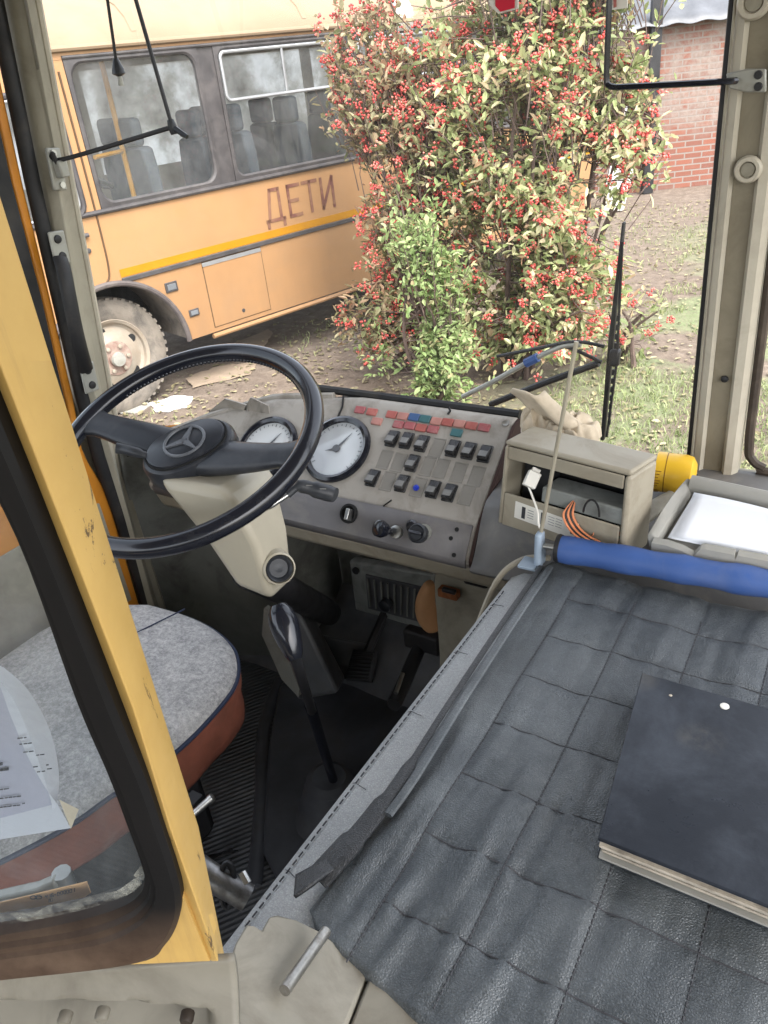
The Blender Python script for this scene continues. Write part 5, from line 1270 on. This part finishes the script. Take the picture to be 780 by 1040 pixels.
MB().lathe([(.0215, -.004), (.0225, -.001), (.0215, .003)], ra, rd, 24).build('end_disc', 'rubber', ro)
MB().tube([ra-rd*.028, ra], .0045, 10).build('pin', 'steel', ro)
bra = ra-rd*.030
br_ = MB()
br_.hexa([bra+V((-.007, -.014, -.035)), bra+V((.006, -.014, -.035)), bra+V((.006, .014, -.035)), bra+V((-.007, .014, -.035)), bra+V((-.006, -.010, .024)), bra+V((.005, -.010, .024)), bra+V((.005, .010, .024)), bra+V((-.006, .010, .024))])
br_.build('end_bracket', 'blue_grey', ro, bevel=.005, seg=3)
MB().box(bra+V((-.014, -.008, -.033)), (.03, .03, .006)).build('bracket_foot', 'blue_grey', ro, bevel=.002)
# thin rod
rp0, rp1 = bra+V((0, .002, .018)), at(585.5, 347, 1.08)
rd_ = MB().tube([rp0, rp1], .0032, 10)
solo(rd_.build('metal_rod', M('brass_rod', (.38, .345, .265), .4, .5, bump=.02)), 'thin straight metal rod leaning up from the roller bracket to the windscreen', 'rod')
# striped ribbon
rbn = thing('striped_ribbon', 'orange and black striped ribbon looped behind the blue roller', 'ribbon', onz(600, 545, .70))
dz_ = (BF(.6, .9, 0)-EYE).dot(FWD)-.03
cen1 = spline([at(583, 508, dz_), at(577, 522, dz_), at(583, 536, dz_), at(594, 546, dz_-.01), at(606, 552, dz_-.01)], 8)
cen2 = spline([at(600, 549, dz_-.01), at(603, 540, dz_), at(612, 537, dz_+.01), at(622, 541, dz_), at(628, 549, dz_-.01)], 8)
for cen_, wv in ((cen1, RGT*.8+UPV*.2), (cen2, RGT*.4+UPV*.9)):
    for k in range(5):
        w0, w1 = -.011+.0044*k, -.011+.0044*(k+1)
        mb = MB().loft([[p+wv*(w0*(min(1, .25+i/8) if cen_ is cen1 else 1)), p+wv*(w1*(min(1, .25+i/8) if cen_ is cen1 else 1))] for i, p in enumerate(cen_)], closed=False)
        mb.build('ribbon_stripe', 'ribbon_o' if k % 2 == 0 else 'ribbon_b', rbn, solid=.0006)

# ---------------------------------------------------------------- rear beige mouldings and the yellow partition
rc = thing('moulded_panel', 'beige moulded rear panel of the engine cover with a cracked edge', 'moulded panel', (-.1, .2, 0))
def rb_(u, v): return .004*noise.noise(V((u*4, v*4, 0)))
PZ = .683
po = [onz(238, 958, PZ+.06), onz(250, 937, PZ+.05), onz(258, 941, PZ+.045), onz(265, 944, PZ+.045), onz(272, 931, PZ+.03), onz(282, 928, PZ+.025), onz(300, 934, PZ+.01), onz(350, 958, PZ), onz(378, 976, PZ), onz(344, 1060, PZ+.01), onz(300, 1100, PZ+.03), onz(215, 1100, PZ+.09), onz(228, 990, PZ+.075)]
MB().prism(po, (0, 0, -.012)).build('left_panel', 'mould', rc, bevel=.003)
po = [onz(381, 977, PZ+.002), onz(420, 996, PZ+.002), onz(520, 1045, PZ+.002), onz(520, 1120, PZ+.002), onz(348, 1120, PZ+.006), onz(347, 1060, PZ+.006)]
MB().prism(po, (0, 0, -.012)).build('right_panel', 'mould', rc, bevel=.003)
MB().tube([onz(325, 963, PZ+.004), onz(345, 972, PZ+.0015), onz(362, 979, PZ+.0015)], .0012, 5).build('crack', 'ink', rc)
MB().box((.1, .24, .33), (.72, .03, .62)).build('rear_wall', 'beige_dk', rc)
MT['dull_steel'] = M('dull_steel', (.30, .29, .27), .38, .9, var=.25, vs=40, bump=.08, bs=200, dirt=(.12, .1, .08), damt=.6, ds=40)
rdm = MB().tube([onz(289, 1006, .742), onz(331, 946, .714)], .0052, 12)
solo(rdm.build('steel_pin', 'dull_steel'), 'short bright steel pin sticking out under the quilt corner', 'pin')

# partition: an open framed panel on the left, seen nearly face on
PT = thing('cab_partition', 'yellow painted metal partition frame with a black rubber gasket and dirty window', 'partition', at(180, 970, .63))
A0 = at(231, 972, .612); 
EX = (at(0, 990, .62)-at(228, 972, .612)); EX.z = 0; EX.normalize()      # toward the left of the picture
EZ = V((.012, .012, 1)).normalized(); EN = EX.cross(EZ); 
if EN.dot(EYE-A0) < 0: EN = -EN
def PP(a, h, o=0.0): return A0+EX*a+EZ*h+EN*o
HT = .95
# bright right flange and main face
MB().hexa([PP(0, 0, -.028), PP(.004, 0, -.028), PP(.024, 0, 0.0), PP(.020, 0, .0), PP(0, HT, -.028), PP(.004, HT, -.028), PP(.024, HT, 0), PP(.020, HT, .0)])
fr_ = [(0.0, -.03), (.0, -.004), (.024, .006), (.028, .004), (.10, .004), (.10, -.03)]
def rail(prof_, h0, h1): return MB().loft([[PP(a, h, o) for a, o in prof_] for h in (h0, h1)])
def PQ(px, py, o=0.0): return onpl(px, py, A0+EN*o, EN)
def pa(px, py):
    p = PQ(px, py); d = p-A0; h = d.dot(EZ); return d.dot(EX), h
# vertical post: bright outer flange, darker inner face, rounded crease
rows = [(976, 229, 221), (840, 201.6, 173), (720, 163.8, 136), (543, 108, 68), (366, 52, -1), (200, 0, -66), (50, -47, -124)]
post = []
for y_, xr_, xc_ in rows:
    ux = (xr_-xc_)
    post.append([PQ(xr_-3, y_, -.050), PQ(xr_, y_, -.040), PQ(xr_, y_, -.034), PQ(xc_+ux*.16, y_, -.001), PQ(xc_, y_, .003), PQ(xc_-3, y_, .002), PQ(xc_-24, y_, -.015), PQ(xc_-24, y_, -.035)])
post.append([q+(q-p)*((1.92-q.z)/(q.z-p.z)) for p, q in zip(post[-2], post[-1])])
MB().loft(post).build('post', 'yellow_paint', PT, ang=30, bevel=.0015)
# bottom rail piece
MB().prism([PQ(a, b, .002) for a, b in ((213, 976), (120, 980), (-150, 1008), (-150, 990), (60, 970), (150, 955), (180, 900), (188, 915))], -EN*.03).build('bottom_rail', 'yellow_paint', PT)
# gasket round the window: outer / inner outlines in the panel plane
out_px = [(-40, 330), (-10, 400), (49, 543), (119, 720), (148, 790), (165, 840), (178, 880), (184, 907), (182, 932), (168, 958), (138, 977), (0, 993), (-120, 1007)]
in_px = [(-120, 330), (-70, 400), (14, 548), (76, 716), (108, 790), (127, 840), (141, 878), (145, 896), (139, 911), (118, 924), (70, 938), (0, 951), (-120, 967)]
of = spline([PQ(*q, .006) for q in out_px], 6); inn = spline([PQ(*q, .004) for q in in_px], 6)
of.insert(0, of[0]+EZ*((1.92-of[0].z)/EZ.z)); inn.insert(0, inn[0]+EZ*((1.92-inn[0].z)/EZ.z))
rings = []
for p, q in zip(of, inn):
    rings.append([p-EN*.008, p+EN*.001, p.lerp(q, .12)+EN*.006, p.lerp(q, .40)+EN*.007, p.lerp(q, .62)+EN*.006, p.lerp(q, .66)+EN*.0025, p.lerp(q, .78)+EN*.003, p.lerp(q, .82)-EN*.001, p.lerp(q, .97)-EN*.002, q-EN*.010, q-EN*.02, p-EN*.02])
t = NT('gasket_rubber')
g = t.n.new('ShaderNodeSeparateXYZ'); t.l.new(t.tc.outputs['Generated'], g.inputs[0])
f = t.ramp(g.outputs[2], [(.028, 1.0), (.075, 0.0)])
c0 = t.ramp(t.noise(14, 6, .6), [(.3, (.004, .004, .0045)), (.8, (.009, .008, .008))]); c1 = t.ramp(t.noise(30, 6, .65), [(.3, (.045, .026, .017)), (.7, (.105, .07, .048))])
t.set(Base_Color=t.mix(f, c0, c1), Roughness=.55); t.b.inputs['Specular IOR Level'].default_value = .22; t.bump(t.noise(220, 3), .08, .001)
MT['gasket'] = t.m
MB().loft(rings).build('window_gasket', 'gasket', PT, ang=30)
gl_ = [q-EN*.012 for q in inn]
far = PQ(-700, 958, -.01); far2 = far+EZ*((1.92-far.z)/EZ.z)
MB().add(gl_+[far, far2], [tuple(range(len(gl_)+2))]).build('window_pane', 'part_glass', PT, fix=False)
# dust crust along the lower pane edge
cr = []
for i, q in enumerate(inn):
    if i >= 34:
        up_ = (EZ*.6+EX*.5).normalized() if i < 48 else EZ
        wd_ = .011*min(1, (i-34)/14)*(1+.5*noise.noise(q*60))
        cr.append([q-EN*.009, q-EN*.009+up_*wd_])
t = NT('pane_dust'); t.n.remove(t.b)
d_ = t.n.new('ShaderNodeBsdfDiffuse'); d_.inputs[0].default_value = (.42, .42, .37, 1); tr__ = t.n.new('ShaderNodeBsdfTransparent'); mm = t.n.new('ShaderNodeMixShader')
t.l.new(t.ramp(t.noise(55, 8, .75), [(.40, .0), (.66, .6)]), mm.inputs[0]); t.l.new(tr__.outputs[0], mm.inputs[1]); t.l.new(d_.outputs[0], mm.inputs[2]); t.l.new(mm.outputs[0], t.out.inputs[0])
MB().loft(cr, closed=False).build('pane_dust', t.m, PT)
# lower moulded panel under the partition with recess and bolts
pnl = thing('lower_panel', 'beige moulded panel with a recess and bolts below the partition window', 'moulded panel', PP(.15, -.2))
def lowpanel(u, v):
    a = -.004+.9*u; h = -.004-.22*v
    o = .0+.075*smoothstep(0, .5, v)
    rec = smoothstep(.026, .040, -h-.006*math.sin(a*22)*.5-.010*smoothstep(.10, .0, a))*smoothstep(.012, .03, a)
    return PP(a, h, o-.042*rec)
MB().grid(lowpanel, 160, 60).build('panel', 'mould_dk', pnl, solid=.006, ang=70)
for q in ((66, 1034), (104, 1030), (190, 1033)):
    c_ = onpl(*q, PP(0, 0, .012), EN)
    MB().lathe([(.0055, -.004), (.0055, .003), (.004, .005), (.0015, .005)], c_, EN, 10).build('bolt', 'rubber_dusty' if q[0] == 190 else 'mould_dk', pnl)
# paper stuck behind the window pane
MT['dim_paper'] = M('dim_paper', (.50, .51, .56), .8, var=.04, bump=.05, bs=30)
pap = thing('printed_notice', 'printed white paper sheet with a curled edge behind the partition window', 'paper', PQ(0, 850, -.03))
ed = [(4, 678), (28, 700), (48, 735), (58, 770), (60, 800), (56, 815)]
edp = spline([PQ(*q, -.018-.012*math.sin(i*.6)) for i, q in enumerate(ed)], 5)
fold = spline([PQ(a, b, -.014) for a, b in ((-40, 640), (-4, 690), (10, 725), (28, 768), (46, 800), (58, 816))], 5)
MB().loft([[p, p.lerp(q, .5)+EN*.006, q] for p, q in zip(fold, edp)], closed=False).build('curled_edge', 'dim_paper', pap)
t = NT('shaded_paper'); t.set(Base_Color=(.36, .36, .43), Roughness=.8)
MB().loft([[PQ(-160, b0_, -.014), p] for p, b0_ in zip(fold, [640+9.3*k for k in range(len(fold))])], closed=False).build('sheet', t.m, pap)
MB().add([PQ(58, 816, -.0142), PQ(72, 841, -.0142), PQ(-160, 878, -.0142), PQ(-160, 872, -.0138)], [(0, 1, 2, 3)]).build('lower_sheet', 'dim_paper', pap)
MB().add([PQ(60, 812, -.013), PQ(80, 822, -.013), PQ(72, 842, -.013)], [(0, 1, 2)]).build('torn_corner', 'cloth', pap)
ln = MB()
def txt(a, b, L_, th=.0010):
    x = 0
    while x < L_:
        w_ = random.uniform(2, 5)
        ln.tube([PQ(a+x, b-.12*x, -.0118), PQ(a+x+w_, b-.12*(x+w_), -.0118)], th*.6, 4); x += w_+random.uniform(.8, 1.8)
for a, b, l in ((0, 802, 6), (0, 811, 20), (0, 820, 18), (23, 816, 3)): txt(a, b, l)
for a, b, l in ((0, 776, 2.5), (0, 782, 5)): txt(a, b, l, .0022)
for a, b, l in ((18, 750, 7), (20, 756, 12), (24, 764, 6), (37, 767, 5), (34, 779, 4), (47, 777, 2), (38, 784, 5), (48, 781, 3)): txt(a, b, l, .0009)
ln.build('printed_text', 'ink', pap)
# bits lying behind the pane
lv = thing('metal_latch', 'small grey metal latch lying behind the dirty partition window', 'latch', PQ(50, 905, -.12))
LQ = lambda a, b: PQ(a, b-12, -.12)
MB().tube([LQ(62, 898), LQ(70, 918)], .009, 10).build('pin', 'steel', lv)
MB().prism([LQ(-5, 915), LQ(40, 905), LQ(58, 897), LQ(64, 905), LQ(40, 916), LQ(-5, 930)], EN*.012).build('bar', 'grey_metal', lv, bevel=.003)
MB().prism([LQ(-20, 922), LQ(18, 912), LQ(20, 922), LQ(-20, 940)], EN*.02).build('clip', 'grey_metal', lv, bevel=.003)
cdn = thing('orange_card', 'pale orange printed card strip at the bottom of the partition window', 'card', PQ(50, 930, -.05))
KQ = lambda a, b, o=-.03: PQ(a, b-19, o)
MB().prism([KQ(-60, 955), KQ(0, 936), KQ(88, 915), KQ(92, 926), KQ(70, 942), KQ(-60, 975)], -EN*.001).build('card', 'card', cdn)
for (a, b) in ((34, 931), (39, 931)):
    MB().tube([KQ(a+3.5*math.cos(k*.4), b-.5-1.6*math.sin(k*.4), -.0285) for k in range(16)], .0004, 4, closed=True).build('printed_ring', 'ink', cdn)
lnn = MB()
def seg_text(s_, a, b, w_=2.7, hh=3.2):
    SEG = {'4': ('l', 'm', 'r', 'R'), '1': ('r', 'R'), '6': ('t', 'l', 'L', 'm', 'R', 'b'), '-': ('m',), '0': ('t', 'l', 'L', 'r', 'R', 'b')}
    for i, ch_ in enumerate(s_):
        x = a+i*w_*1.15; y = b-.24*i*w_*1.15
        P_ = {'tl': (x, y-hh), 'tr': (x+w_*.7, y-hh-.3), 'ml': (x, y-hh/2), 'mr': (x+w_*.7, y-hh/2-.3), 'bl': (x, y), 'br': (x+w_*.7, y-.3)}
        E_ = {'t': ('tl', 'tr'), 'l': ('tl', 'ml'), 'r': ('tr', 'mr'), 'm': ('ml', 'mr'), 'L': ('ml', 'bl'), 'R': ('mr', 'br'), 'b': ('bl', 'br')}
        for s__ in SEG[ch_]:
            lnn.tube([KQ(*P_[E_[s__][0]], -.0285), KQ(*P_[E_[s__][1]], -.0285)], .00035, 4)
seg_text('416-000001', 46, 931.5); seg_text('10', 48, 935.5)
lnn.build('printed_number', 'ink', cdn)

# roof, rear and side walls of the bus so that light only enters through its windows
tag(MB().box((0, -.9, 1.95), (2.7, 4.5, .04)).build('ceiling', 'beige'), kind='structure')
tag(MB().box((0, -3.1, .45), (2.7, .04, .9)).build('wall', 'beige'), kind='structure')
for z0, z1 in ((0, .85),):
    tag(MB().box((-1.34, -1.9, (z0+z1)/2), (.04, 2.4, z1-z0)).build('wall', 'beige'), kind='structure')
    tag(MB().box((1.34, -1.9, (z0+z1)/2), (.04, 2.4, z1-z0)).build('wall', 'beige'), kind='structure')

# small pennants hanging at the top of the windscreen
pn = thing('pennant', 'small red and white pennant hanging at the top middle of the windscreen', 'pennant', ony(512, 0, 1.26))
MB().prism([ony(a, b, 1.26) for a, b in ((490, -34), (527, -34), (526, 9), (506, 14), (497, 5))], (0, .002, 0)).build('white_cloth', 'white_plastic', pn)
MB().prism([ony(a, b, 1.257) for a, b in ((502, -34), (523, -34), (522.5, 8), (508, 12), (503, 6))], (0, .001, 0)).build('red_field', M('pennant_red', (.50, .012, .035), .6, bump=0), pn)
pn = thing('pennant', 'white pennant with a thin red stripe behind the visor wire corner', 'pennant', ony(628, 0, 1.28))
MB().prism([ony(a, b, 1.28) for a, b in ((617, -34), (638, -34), (637, 8), (622, 10), (617, 5))], (0, .002, 0)).build('white_cloth', 'white_plastic', pn)
MB().prism([ony(a, b, 1.277) for a, b in ((622.5, -34), (626, -34), (626, 7), (623, 8))], (0, .001, 0)).build('red_stripe', 'red_lamp', pn)

for (a, y_) in ((510, 1.262), (628, 1.282)):
    p_ = ony(a, -32, y_); MB().tube([p_, V((p_.x, p_.y, 1.92))], .001, 5).build('string', 'white_plastic', [o for o in C.objects if o.name.startswith('pennant')][0 if a == 510 else 1])

# ================================================================== light
w = bpy.data.worlds.new('World'); sc.world = w; w.use_nodes = True
nt = w.node_tree; bg = nt.nodes['Background']
sky = nt.nodes.new('ShaderNodeTexSky'); sky.sky_type = 'NISHITA'; sky.sun_disc = False
SE, SA = rad(54), rad(118)
sky.sun_elevation = SE; sky.sun_rotation = SA; sky.air_density = 1.0; sky.dust_density = 4.0; sky.ozone_density = .6
hs = nt.nodes.new('ShaderNodeHueSaturation'); hs.inputs['Saturation'].default_value = .35
nt.links.new(sky.outputs[0], hs.inputs['Color']); nt.links.new(hs.outputs[0], bg.inputs['Color']); bg.inputs['Strength'].default_value = .92
sl = bpy.data.lights.new('sun', 'SUN'); sl.energy = 2.0; sl.angle = rad(22); sl.color = (1, .96, .9)
so = bpy.data.objects.new('sun', sl); C.objects.link(so)
# sun direction: azimuth measured like the sky texture's rotation
az = SA
dirv = V((math.sin(az)*math.cos(SE), math.cos(az)*math.cos(SE), math.sin(SE)))
so.rotation_euler = dirv.to_track_quat('Z', 'Y').to_euler(); so.location = (0, 0, 10)
sc.view_settings.view_transform = 'Standard'; sc.view_settings.look = 'None'; sc.view_settings.exposure = 0
sc.cycles.max_bounces = 10; sc.cycles.transparent_max_bounces = 24
